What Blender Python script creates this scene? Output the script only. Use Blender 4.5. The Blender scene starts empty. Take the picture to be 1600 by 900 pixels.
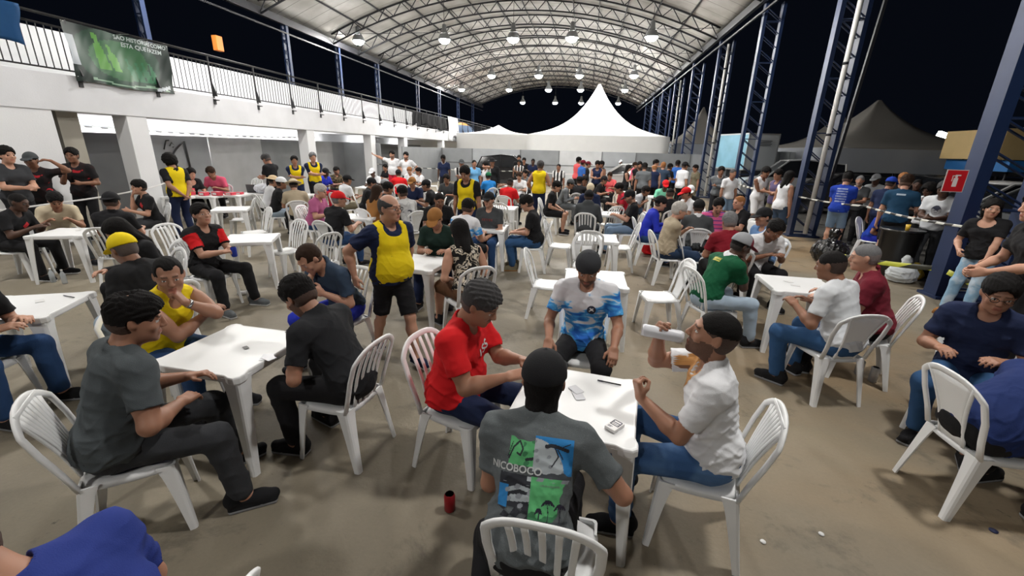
# A domino and card tournament in a covered hall at night: every person, chair, table and lamp is its own object.
LAMP_E = 400.0
FILL_TUBE_E = 220.0
import bpy, bmesh, math, random, re
import numpy as np
from mathutils import Vector, Matrix
from mathutils.bvhtree import BVHTree
C = bpy.context.scene.collection
PI = math.pi
def R_(d): return math.radians(d)
# ---------------------------------------------------------------- camera model (1600x900 photograph)
FPX, PITCH, YAW, ROLL, CH = 665.0, R_(18.0), R_(9.1), R_(1.5), 2.05
fwv = np.array([-math.sin(YAW)*math.cos(PITCH), math.cos(YAW)*math.cos(PITCH), -math.sin(PITCH)])
rtv = np.array([math.cos(YAW), math.sin(YAW), 0.0]); upv = np.cross(rtv, fwv)
rtv, upv = rtv*math.cos(ROLL)+upv*math.sin(ROLL), upv*math.cos(ROLL)-rtv*math.sin(ROLL)
CAM = np.array([0, 0, CH])
def ray(x, y): return fwv*FPX + rtv*(x-800) - upv*(y-450)
def gz(x, y, z=0.0):
    r = ray(x, y); p = CAM + r*(z-CH)/r[2]; return p
def gy(x, y, Y):
    r = ray(x, y); return CAM + r*Y/r[1]
def gx(x, y, X):
    r = ray(x, y); return CAM + r*X/r[0]
# ---------------------------------------------------------------- objects
def tag(o, label=None, cat=None, group=None, kind=None):
    if label: o['label'] = re.sub(r'\bwoman\b|\bman\b', 'person', re.sub(r'\bmen\b', 'people', label))
    if cat: o['category'] = cat
    if group: o['group'] = group
    if kind: o['kind'] = kind
    return o
def empty(name, loc=(0, 0, 0), rz=0.0, parent=None):
    o = bpy.data.objects.new(name, None); C.objects.link(o); o.location = loc
    o.rotation_euler = (0, 0, rz); o.empty_display_size = .1
    if parent: o.parent = parent
    return o
def mobj(name, me, parent=None, loc=(0, 0, 0), rz=0.0):
    o = bpy.data.objects.new(name, me); C.objects.link(o); o.location = loc; o.rotation_euler = (0, 0, rz)
    if parent: o.parent = parent
    return o
def kids(o): return [c for c in o.children]
def copy_tree(o, parent=None):
    c = o.copy(); C.objects.link(c)
    if parent: c.parent = parent
    for ch in list(o.children): copy_tree(ch, c)
    return c
class MB:
    def __init__(s): s.v = []; s.f = []; s.m = []; s.sm = []
    def add(s, vs, fs, mi=0, smooth=False):
        b = len(s.v); s.v += [tuple(map(float, p)) for p in vs]
        for f in fs: s.f.append([b+i for i in f]); s.m.append(mi); s.sm.append(smooth)
    def box(s, c, h, R=None, mi=0):
        vs = []
        for dz in (-1, 1):
            for dx, dy in ((-1, -1), (1, -1), (1, 1), (-1, 1)):
                p = Vector((dx*h[0], dy*h[1], dz*h[2]))
                if R is not None: p = R @ p
                vs.append((p.x+c[0], p.y+c[1], p.z+c[2]))
        s.add(vs, [(3, 2, 1, 0), (4, 5, 6, 7), (0, 1, 5, 4), (1, 2, 6, 5), (2, 3, 7, 6), (3, 0, 4, 7)], mi)
    def bar(s, a, b, w, t, up=(0, 0, 1), mi=0):
        a = Vector(a); b = Vector(b); d = (b-a); L = d.length
        if L < 1e-6: return
        d.normalize(); up = Vector(up)
        if abs(d.dot(up)) > .98: up = Vector((1, 0, 0))
        x = d.cross(up).normalized(); z = x.cross(d)
        R = Matrix((x, d, z)).transposed()
        s.box((a+b)/2, (w/2, L/2, t/2), R, mi)
    def tube(s, pts, r, n=8, mi=0, caps=True):
        pts = [Vector(p) for p in pts]; rs = r if isinstance(r, (list, tuple)) else [r]*len(pts)
        rings = []; px = None
        for i, p in enumerate(pts):
            d = (pts[min(i+1, len(pts)-1)]-pts[max(i-1, 0)]).normalized()
            if px is None: px = d.orthogonal().normalized()
            px = (px-d*px.dot(d)).normalized(); py = d.cross(px)
            rings.append([p+px*math.cos(2*PI*k/n)*rs[i]+py*math.sin(2*PI*k/n)*rs[i] for k in range(n)])
        s.loft(rings, mi=mi, caps=caps)
    def loft(s, rings, closed=True, caps=True, mi=0, smooth=True):
        n = len(rings[0]); vs = [p for r in rings for p in r]; fs = []
        for i in range(len(rings)-1):
            for k in range(n if closed else n-1):
                k2 = (k+1) % n; fs.append((i*n+k, i*n+k2, (i+1)*n+k2, (i+1)*n+k))
        s.add(vs, fs, mi, smooth)
        if caps and closed:
            b = len(s.v)-len(vs)
            s.f.append([b+k for k in range(n)][::-1]); s.m.append(mi); s.sm.append(False)
            s.f.append([b+(len(rings)-1)*n+k for k in range(n)]); s.m.append(mi); s.sm.append(False)
    def lathe(s, prof, c=(0, 0, 0), n=16, mi=0):
        s.loft([[(c[0]+r*math.cos(2*PI*k/n), c[1]+r*math.sin(2*PI*k/n), c[2]+z) for k in range(n)] for r, z in prof], mi=mi)
    def mesh(s, name, mats):
        me = bpy.data.meshes.new(name); me.from_pydata(s.v, [], s.f)
        if not isinstance(mats, (list, tuple)): mats = [mats]
        for m in mats: me.materials.append(m)
        me.polygons.foreach_set('material_index', s.m); me.polygons.foreach_set('use_smooth', s.sm)
        bm = bmesh.new(); bm.from_mesh(me); bmesh.ops.recalc_face_normals(bm, faces=bm.faces); bm.to_mesh(me); bm.free()
        me.update(); return me
    def build(s, name, mats, parent=None, loc=(0, 0, 0), rz=0.0, bevel=0):
        o = mobj(name, s.mesh(name, mats), parent, loc, rz)
        if bevel:
            b = o.modifiers.new('bevel', 'BEVEL'); b.width = bevel; b.segments = 2; b.limit_method = 'ANGLE'; b.angle_limit = R_(50)
        return o
# ---------------------------------------------------------------- materials
MC = {}
def mat(name, col, rough=.6, metal=0.0, emit=0.0, noise=0.0, nscale=8.0, bump=0.0, bscale=60.0, sss=0.0, spec=None, alpha=1.0, trans=0.0, sheen=0.0):
    if name in MC: return MC[name]
    m = bpy.data.materials.new(name); m.use_nodes = True; nt = m.node_tree; b = nt.nodes['Principled BSDF']
    b.inputs['Base Color'].default_value = (*col, 1); b.inputs['Roughness'].default_value = rough
    b.inputs['Metallic'].default_value = metal
    if spec is not None: b.inputs['Specular IOR Level'].default_value = spec
    if emit: b.inputs['Emission Color'].default_value = (*col, 1); b.inputs['Emission Strength'].default_value = emit
    if sss:
        b.inputs['Subsurface Weight'].default_value = sss; b.inputs['Subsurface Radius'].default_value = (1, .35, .2); b.inputs['Subsurface Scale'].default_value = .012
    if trans: b.inputs['Transmission Weight'].default_value = trans
    if alpha < 1: b.inputs['Alpha'].default_value = alpha
    if sheen: b.inputs['Sheen Weight'].default_value = sheen
    tc = nt.nodes.new('ShaderNodeTexCoord')
    if noise:
        n = nt.nodes.new('ShaderNodeTexNoise'); n.inputs['Scale'].default_value = nscale; n.inputs['Detail'].default_value = 5
        nt.links.new(tc.outputs['Object'], n.inputs['Vector'])
        mx = nt.nodes.new('ShaderNodeMix'); mx.data_type = 'RGBA'
        mx.inputs[6].default_value = (*[c*(1-noise) for c in col], 1); mx.inputs[7].default_value = (*[min(1, c*(1+noise)) for c in col], 1)
        nt.links.new(n.outputs['Fac'], mx.inputs[0]); nt.links.new(mx.outputs[2], b.inputs['Base Color'])
    if bump:
        n = nt.nodes.new('ShaderNodeTexNoise'); n.inputs['Scale'].default_value = bscale; n.inputs['Detail'].default_value = 4
        nt.links.new(tc.outputs['Object'], n.inputs['Vector'])
        bp = nt.nodes.new('ShaderNodeBump'); bp.inputs['Strength'].default_value = bump; bp.inputs['Distance'].default_value = .01
        nt.links.new(n.outputs['Fac'], bp.inputs['Height']); nt.links.new(bp.outputs['Normal'], b.inputs['Normal'])
    MC[name] = m; return m
def fab(name, col, **k):
    return mat('cloth_'+name, col, rough=.88, noise=.12, nscale=6, bump=.25, bscale=260, spec=.25, **k)
# ---------------------------------------------------------------- signed-distance modelling (surface nets)
def rotm(ax, a):
    return np.array(Matrix.Rotation(a, 3, ax))
def V(*a): return np.array(a, dtype=float)
def nrm(v):
    v = np.asarray(v, float); return v/max(1e-9, np.linalg.norm(v))
class Fld:
    def __init__(s): s.p = []
    def cone(s, a, b, ra, rb, k=.02, op='u', fl=None):
        s.p.append(('c', op, k, V(*a), V(*b), ra, rb, fl)); return s
    def ell(s, c, r, R=None, k=.02, op='u'):
        s.p.append(('e', op, k, V(*c), V(*r), np.eye(3) if R is None else R)); return s
    def rbox(s, c, h, rd, R=None, k=.005, op='u'):
        s.p.append(('b', op, k, V(*c), V(*h), rd, np.eye(3) if R is None else R)); return s
    def plane(s, p0, n, op='cut'):     # keeps the side the normal points to
        s.p.append(('p', op, 0, V(*p0), nrm(n))); return s
    def bbox(s):
        lo = V(9e9, 9e9, 9e9); hi = -lo
        for q in s.p:
            if q[1] != 'u': continue
            if q[0] == 'c':
                r = max(q[5], q[6]); a = np.minimum(q[3], q[4])-r; b = np.maximum(q[3], q[4])+r
            elif q[0] == 'e':
                e = np.sqrt(((q[5]*q[4])**2).sum(1)); a = q[3]-e; b = q[3]+e
            else:
                e = np.abs(q[6]) @ (q[4]+q[5]); a = q[3]-e; b = q[3]+e
            lo = np.minimum(lo, a); hi = np.maximum(hi, b)
        return lo, hi
    def mesh(s, name, h, mats, classify=None, fold=None, floor0=False):
        lo, hi = s.bbox(); lo = lo-3*h-.01; hi = hi+3*h+.01
        n = np.ceil((hi-lo)/h).astype(int)+1
        ax = [(lo[i]+h*np.arange(n[i])).astype(np.float32) for i in range(3)]
        D = np.full(tuple(n), 1.0, np.float32)
        for q in s.p:
            op, k = q[1], q[2]; m = k+3*h+.004
            if q[0] == 'p':
                n3 = q[4]; d = -((ax[0][:, None, None]-q[3][0])*n3[0]+(ax[1][None, :, None]-q[3][1])*n3[1]+(ax[2][None, None, :]-q[3][2])*n3[2]).astype(np.float32)
                np.maximum(D, d, out=D); continue
            if q[0] == 'c':
                r = max(q[5], q[6]); a = np.minimum(q[3], q[4])-r; b = np.maximum(q[3], q[4])+r
            elif q[0] == 'e':
                e = np.sqrt(((q[5]*q[4])**2).sum(1)); a = q[3]-e; b = q[3]+e
            else:
                e = np.abs(q[6]) @ (q[4]+q[5]); a = q[3]-e; b = q[3]+e
            i0 = np.clip(((a-m-lo)/h).astype(int), 0, n); i1 = np.clip(((b+m-lo)/h).astype(int)+2, 0, n)
            if (i1 <= i0).any(): continue
            sl = tuple(slice(i0[i], i1[i]) for i in range(3))
            X = ax[0][sl[0]][:, None, None]; Y = ax[1][sl[1]][None, :, None]; Z = ax[2][sl[2]][None, None, :]
            c = q[3].astype(np.float32)
            X = X-c[0]; Y = Y-c[1]; Z = Z-c[2]
            if q[0] == 'c':
                ab = (q[4]-q[3]); L2 = float(ab@ab)+1e-12
                t = np.clip((X*ab[0]+Y*ab[1]+Z*ab[2])/L2, 0, 1)
                dx = X-t*ab[0]; dy = Y-t*ab[1]; dz = Z-t*ab[2]
                if q[7] is not None:      # flattened section: q[7]=(axis vector, factor>1 thins along it)
                    av, fc = q[7]; pj = dx*av[0]+dy*av[1]+dz*av[2]
                    d = np.sqrt(dx*dx+dy*dy+dz*dz+pj*pj*(fc*fc-1))
                else: d = np.sqrt(dx*dx+dy*dy+dz*dz)
                d = d-(q[5]+(q[6]-q[5])*t)
            else:
                Rm = q[-1]
                u = X*Rm[0, 0]+Y*Rm[1, 0]+Z*Rm[2, 0]; v = X*Rm[0, 1]+Y*Rm[1, 1]+Z*Rm[2, 1]; w = X*Rm[0, 2]+Y*Rm[1, 2]+Z*Rm[2, 2]
                if q[0] == 'e':
                    r = q[4]
                    k0 = np.sqrt((u/r[0])**2+(v/r[1])**2+(w/r[2])**2); k1 = np.sqrt((u/r[0]**2)**2+(v/r[1]**2)**2+(w/r[2]**2)**2)+1e-6
                    d = k0*(k0-1)/k1
                else:
                    hh = q[4]
                    u = np.abs(u)-hh[0]; v = np.abs(v)-hh[1]; w = np.abs(w)-hh[2]
                    d = np.sqrt(np.maximum(u, 0)**2+np.maximum(v, 0)**2+np.maximum(w, 0)**2)+np.minimum(np.maximum(u, np.maximum(v, w)), 0)-q[5]
            d = d.astype(np.float32); S = D[sl]
            if op == 'u':
                if k > 0:
                    hm = np.maximum(k-np.abs(S-d), 0)/k; D[sl] = np.minimum(S, d)-hm*hm*k*.25
                else: D[sl] = np.minimum(S, d)
            elif op == 's':
                d = -d
                if k > 0:
                    hm = np.maximum(k-np.abs(S-d), 0)/k; D[sl] = np.maximum(S, d)+hm*hm*k*.25
                else: D[sl] = np.maximum(S, d)
            elif op == 'i':            # keep only inside this primitive
                T = np.full(tuple(n), 1.0, np.float32); T[sl] = d; D = np.maximum(D, T)
        if fold is not None:
            am = .012
            idx = np.nonzero(np.abs(D) < am+2.5*h)
            P = np.stack([ax[i][idx[i]] for i in range(3)], 1); D[idx] += fold(P).astype(np.float32)
            for q in s.p:
                if q[0] == 'p':
                    n3 = q[4]; d = -((ax[0][:, None, None]-q[3][0])*n3[0]+(ax[1][None, :, None]-q[3][1])*n3[1]+(ax[2][None, None, :]-q[3][2])*n3[2]).astype(np.float32); np.maximum(D, d, out=D)
        # surface nets
        S = D < 0
        a = S[:-1, :-1, :-1]; cnt = np.zeros(a.shape, np.int8)
        for i in (0, 1):
            for j in (0, 1):
                for kk in (0, 1):
                    cnt += S[i:S.shape[0]-1+i, j:S.shape[1]-1+j, kk:S.shape[2]-1+kk]
        act = (cnt > 0) & (cnt < 8); ci = np.nonzero(act)
        if len(ci[0]) == 0: return None
        vid = np.full(a.shape, -1, np.int32); vid[ci] = np.arange(len(ci[0]))
        acc = np.zeros((len(ci[0]), 3)); wt = np.zeros(len(ci[0]))
        cor = [(i, j, k) for i in (0, 1) for j in (0, 1) for k in (0, 1)]
        dv = {c_: D[ci[0]+c_[0], ci[1]+c_[1], ci[2]+c_[2]] for c_ in cor}
        for A in cor:
            for x in range(3):
                if A[x] == 0:
                    B = list(A); B[x] = 1; B = tuple(B)
                    da, db = dv[A], dv[B]; msk = (da < 0) != (db < 0)
                    t = np.where(msk, da/(da-db+1e-12), 0)
                    for y in range(3):
                        acc[:, y] += np.where(msk, A[y]+(t if y == x else 0), 0)
                    wt += msk
        vt = (np.stack(ci, 1)+acc/np.maximum(wt, 1)[:, None])*h+lo
        quads = []
        for x in range(3):
            y, z = (x+1) % 3, (x+2) % 3
            s0 = [slice(None)]*3; s1 = [slice(None)]*3; s0[x] = slice(0, -1); s1[x] = slice(1, None)
            P = S[tuple(s0)]; Q = S[tuple(s1)]; e = np.nonzero(P != Q); e = np.stack(e, 1)
            ok = (e[:, y] > 0) & (e[:, z] > 0) & (e[:, y] < vid.shape[y]) & (e[:, z] < vid.shape[z]); e = e[ok]
            g = lambda dy, dz: vid[tuple((e-np.array([(dy if i == y else dz if i == z else 0) for i in range(3)])).T)]
            qd = np.stack([g(0, 0), g(1, 0), g(1, 1), g(0, 1)], 1)
            fl = P[tuple(e.T)]; qd[~fl] = qd[~fl][:, ::-1]; quads.append(qd)
        qd = np.concatenate(quads); qd = qd[(qd >= 0).all(1)]
        me = bpy.data.meshes.new(name); nv, nf = len(vt), len(qd)
        me.vertices.add(nv); me.vertices.foreach_set('co', vt.astype(np.float32).ravel())
        me.loops.add(nf*4); me.loops.foreach_set('vertex_index', qd.astype(np.int32).ravel())
        me.polygons.add(nf); me.polygons.foreach_set('loop_start', np.arange(0, nf*4, 4, dtype=np.int32))
        me.polygons.foreach_set('loop_total', np.full(nf, 4, np.int32)); me.polygons.foreach_set('use_smooth', np.ones(nf, bool))
        for m in mats: me.materials.append(m)
        if classify is not None:
            fc = vt[qd].mean(1); me.polygons.foreach_set('material_index', classify(fc).astype(np.int32))
        me.update(calc_edges=True); return me
PAL = dict(black=(.011, .011, .013), charcoal=(.035, .037, .042), grey=(.12, .13, .14), dgrey=(.06, .065, .07), lgrey=(.30, .31, .33), white=(.72, .73, .76),
           navy=(.012, .020, .060), blue=(.015, .05, .38), royal=(.02, .035, .45), lblue=(.12, .32, .66), sky=(.16, .42, .72), teal=(.012, .05, .105), red=(.62, .012, .016), maroon=(.15, .012, .025),
           crimson=(.42, .012, .03), pink=(.66, .10, .18), mauve=(.42, .11, .24), coral=(.78, .12, .13), yellow=(.82, .62, .01), green=(.01, .10, .045), dgreen=(.012, .030, .024), mint=(.20, .62, .42), beige=(.42, .35, .25),
           cream=(.58, .50, .36), khaki=(.17, .15, .10), tan=(.30, .135, .04), brown=(.10, .045, .02), purple=(.10, .08, .16), denim=(.025, .065, .17), ldenim=(.17, .25, .36), pdenim=(.36, .45, .55), bluegrey=(.04, .065, .11), olive=(.06, .06, .035), camo=(.10, .075, .04), straw=(.55, .42, .26))
SKIN = dict(l=(.50, .27, .185), m=(.35, .175, .112), t=(.255, .122, .075), d=(.085, .042, .028), p=(.60, .34, .25))
HAIRC = dict(k=(.008, .007, .007), b=(.03, .016, .010), g=(.16, .16, .165), w=(.45, .43, .40), s=(.06, .058, .06), o=(.30, .13, .05))
def cloth(c): return fab(c, PAL[c]) if c in PAL else MC[c]
def skinm(c): return mat('skin_'+c, SKIN[c], rough=.52, noise=.08, nscale=14, sss=.12, spec=.4)
def hairm(c): return mat('hair_'+c, HAIRC[c], rough=.75, noise=.35, nscale=90, bump=.5, bscale=220, spec=.15)
def beardm(sk, hc):
    a, b = SKIN[sk], HAIRC[hc]; return mat('stubble_%s%s' % (sk, hc), tuple(.35*x+.65*y for x, y in zip(a, b)), rough=.8, noise=.3, nscale=150)
def foldf(seed, amp, sc=1.0):
    r = np.random.RandomState(seed); K = []
    for i in range(7):
        v = r.normal(size=3); v /= np.linalg.norm(v); v[2] *= 1.5; K.append((v*r.uniform(14, 34)*sc, r.uniform(0, 6.28), r.uniform(.5, 1)))
    W = r.normal(size=(3, 3))*5
    def f(P):
        Q = P+.02*np.sin(P@W.T*sc+seed); o = 0
        for k, ph, a in K: s = np.sin(Q@k+ph); o = o+a*(1-np.abs(s))**2
        return (o/3.0-.35)*amp*-1
    return f
def drape(seed, amp, J):
    '''creases of a worn garment: soft diagonal folds, deeper towards the waist'''
    g1 = foldf(seed, amp); W = J['W']; r = np.random.RandomState(seed+3); ph = r.uniform(0, 6, 4)
    def f(P):
        q = P-W; z = q[:, 2]; u = np.arctan2(q[:, 1], q[:, 0]+1e-6)
        s1 = (1-np.abs(np.sin(z*30+2.2*np.sin(u*2+ph[0])+1.3*np.sin(u*5+ph[1]))))**3; s2 = (1-np.abs(np.sin(z*21-3.0*np.sin(u+ph[2])+ph[3])))**3
        w = np.clip((.22-z)/.34, 0.15, 1)
        return g1(P)-amp*.9*(s1+s2-.5)*w
    return f
def ik(A, T, l1, l2, pole):
    A = V(*A); T = V(*T); d = T-A; L = np.linalg.norm(d); d = d/max(L, 1e-6)
    if L > (l1+l2)*.998: T = A+d*(l1+l2)*.998; L = (l1+l2)*.998
    if L < abs(l1-l2)+.03: L = abs(l1-l2)+.03; T = A+d*L
    x = (l1*l1-l2*l2+L*L)/(2*L); h = math.sqrt(max(l1*l1-x*x, 0))
    p = V(*pole); p = p-d*(p@d); p = nrm(p)
    return A+d*x+p*h, T
def Rx(a): return rotm('X', a)
def Rz(a): return rotm('Z', a)
def Ry(a): return rotm('Y', a)
ARMS = {  # (right hand, left hand) wrist targets for the sitting / standing figure
 's_table': ((.17, .40, .76), (-.15, .42, .76)), 's_lap': ((.12, .26, .62), (-.12, .28, .62)), 's_cards': ((.07, .38, .84), (-.07, .36, .82)),
 's_knee': ((.13, .40, .62), (-.13, .40, .62)), 's_down': ((.27, .08, .56), (-.27, .10, .56)), 's_chin': ((.04, .26, 1.08), (-.08, .34, .78)),
 's_chinL': ((.10, .34, .78), (-.03, .25, 1.07)), 's_cross': ((-.11, .21, .88), (.10, .24, .90)), 's_phone': ((.05, .30, .80), (-.05, .31, .80)),
 'n_down': ((.25, .03, .82), (-.25, .03, .82)), 'n_cross': ((-.10, .22, 1.15), (.10, .24, 1.18)), 'n_back': ((.05, -.20, .93), (-.05, -.21, .95)),
 'n_hips': ((.20, -.01, 1.02), (-.20, -.01, 1.02)), 'n_cards': ((.06, .34, 1.12), (-.06, .33, 1.10)), 'n_hip': ((.25, .03, .82), (-.20, .0, 1.02)),
 'n_reach': ((.20, .45, 1.12), (-.14, .30, 1.10)), 'n_head': ((.24, .12, .90), (-.16, .10, 1.62)), 'n_headR': ((.17, .10, 1.60), (-.24, .1, .9)), 'n_chest': ((.08, .26, 1.30), (-.10, .22, 1.12)),
 'n_point': ((.72, .10, 1.58), (-.25, .03, .85)), 'n_mouth': ((.04, .19, 1.46), (-.22, .1, .9))}
def skeleton(o):
    st = o['kind'] == 'n'; J = {}
    J['P'] = P = V(0, 0, .93 if st else .53)
    lean, bend, side, tw = R_(o.get('lean', 2 if st else 6)), R_(o.get('bend', 4 if st else 10)), R_(o.get('side', 0)), R_(o.get('twist', 0))
    R1 = Ry(side)@Rx(-lean); R2 = Rz(-tw)@Ry(side)@Rx(-lean-bend)
    W = P+R1@V(0, -.01, .18); N = W+R2@V(0, -.01, .33)
    hp, hy, hr = R_(o.get('hp', 8)), R_(o.get('hy', 0)), R_(o.get('hr', 0))
    Rh = Rz(-hy)@Ry(hr)@Rx(-hp)
    A = N+nrm(R2@V(0, .25, 1)+Rh@V(0, 0, .6))*.080
    Hc = A+Rh@V(0, .018, .085)
    hands = None
    J.update(R1=R1, R2=R2, W=W, N=N, Rh=Rh, A=A, H=Hc, top=Hc+Rh@V(0, -.01, .130)+V(0, 0, .01 if o.get('cap') else 0))
    wS = .185*o.get('sw', 1)
    hands = o.get('arm', ('n_down' if st else 's_table')); hn = hands; hands = ARMS[hands] if isinstance(hands, str) else hands
    if not isinstance(hn, str): hands = tuple(tuple(Hc+Rh@V(*h_[1:])) if h_[0] == 'H' else h_ for h_ in hands)
    if hn in ('s_chin', 'n_mouth'): hands = (tuple(Hc+Rh@V(.055, .125, -.155)), hands[1])
    if hn == 's_chinL': hands = (hands[0], tuple(Hc+Rh@V(-.055, .125, -.155)))
    if hn == 'n_head': hands = (hands[0], tuple(Hc+Rh@V(-.13, .10, -.02)))
    if hn == 'n_headR': hands = (tuple(Hc+Rh@V(.13, .10, -.02)), hands[1])
    for sd, s_, i in ((1, 'r', 0), (-1, 'l', 1)):
        S = N+R2@V(sd*wS, .0, -.055); J['S'+s_] = S
        pole = o.get('pole'+s_, (sd*.55, -.45, -1)) if not (o.get('arm') == 'n_head' or o.get('arm') == 'n_headR') else (sd*1, -.1, .15)
        E, T = ik(S, hands[i], .285, .255, pole); J['E'+s_] = E; J['T'+s_] = T
        Hp = P+Rz(0)@V(sd*.088*o.get('hw', 1), 0, -.0 if st else .0); J['L'+s_] = Hp
        ft = o.get('foot', (None, None))[i]
        if ft is None: ft = (sd*.11, .0, .085) if st else (sd*(.13+.03*((o['seed'] >> (2*i)) % 4)), .36+.04*((o['seed'] >> i) % 4), .085)
        K, F = ik(Hp, ft, .435, .425, o.get('kpole', (sd*(.10 if st else .25), 1, .05 if st else 1))); J['K'+s_] = K; J['F'+s_] = F
        J['fd'+s_] = o.get('fd'+s_, sd*12)
    return J
HS = 1.07
def scale_prims(f, i0, k):
    for i in range(i0, len(f.p)):
        q = f.p[i]
        if q[0] == 'c': f.p[i] = (q[0], q[1], q[2], q[3], q[4], q[5]*k, q[6]*k, q[7])
        elif q[0] == 'e': f.p[i] = (q[0], q[1], q[2], q[3], q[4]*k, q[5])
def hand(f, T, d, n, sd, curl, lod, open_=0.0):
    """palm, four fingers of unequal length and a thumb; T wrist, d pointing direction, n back of hand, sd +1 right hand"""
    d = nrm(d); n = nrm(n-d*(n@d)); x = nrm(np.cross(d, n))*sd     # x towards little finger
    Rm = np.stack([x, d, n], 1)
    if lod >= 2:
        c = T+d*.055; f.ell(c, (.040, .058, .020), Rm, k=.02); e = T+d*.10-n*.012
        f.cone(e, e+nrm(d-n*.9)*.05, .020, .016, k=.02); f.cone(T+d*.03-x*.025, T+d*.085-x*.055-n*.01, .014, .012, k=.012); return
    g = 1.15 if lod == 1 else 1.0
    c = T+d*.048; f.rbox(c, (.028, .036, .004), .010*g, Rm, k=.022)
    L = (.070, .080, .075, .058); off = (-.029, -.0095, .0095, .028)
    for i in range(4):
        b = T+d*(.086-.004*abs(i-1.3))+x*off[i]; a = curl[i] if isinstance(curl, (list, tuple)) else curl*(1+.12*i); dd = nrm(d+x*(i-1.5)*.06*(1+open_)); r = (.0088, .0093, .0088, .0078)[i]*g
        f.cone(T+d*.05+x*off[i]*.8, b, r*1.1, r*1.05, k=.008)
        ang = 0
        for j, fr in enumerate((.46, .30, .24)):
            ang += a*(1.0, 1.15, .8)[j]; v = dd*math.cos(ang)-n*math.sin(ang); e = b+v*L[i]*fr
            f.cone(b, e, r*(1-.07*j), r*(1-.07*(j+1)), k=.003); b = e
    tc = curl if not isinstance(curl, (list, tuple)) else curl[0]
    b = T+d*.022-x*.022-n*.004; e = b+nrm(d*.75-x*(.95-.35*tc)-n*(.25+.4*tc))*.045; f.cone(b, e, .0145*g, .0115*g, k=.012)
    f.cone(e, e+nrm(d*1.0-x*(.35-.5*tc)-n*(.15+.5*tc))*.036, .0112*g, .009*g, k=.004)
SHOES = {}
def shoe_mesh(col, sole):
    key = (col, sole)
    if key in SHOES: return SHOES[key]
    if 'base' not in SHOES:
        f = Fld(); f.cone((0, -.055, .035), (0, .09, .022), .042, .040, k=.02); f.cone((0, .09, .022), (0, .155, .018), .040, .034, k=.03)
        f.cone((0, -.055, .05), (0, -.035, .10), .040, .042, k=.03); f.rbox((0, .045, -.012), (.026, .112, .006), .016, k=.012)
        f.ell((0, -.036, .125), (.030, .036, .04), k=.01, op='s'); f.plane((0, 0, -.030), (0, 0, 1))
        SHOES['base'] = f
    me = SHOES['base'].mesh('shoe', .008, [cloth(col), cloth(sole)], lambda c: np.where(c[:, 2] < -.006, 1, 0)); SHOES[key] = me; return me
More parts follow.
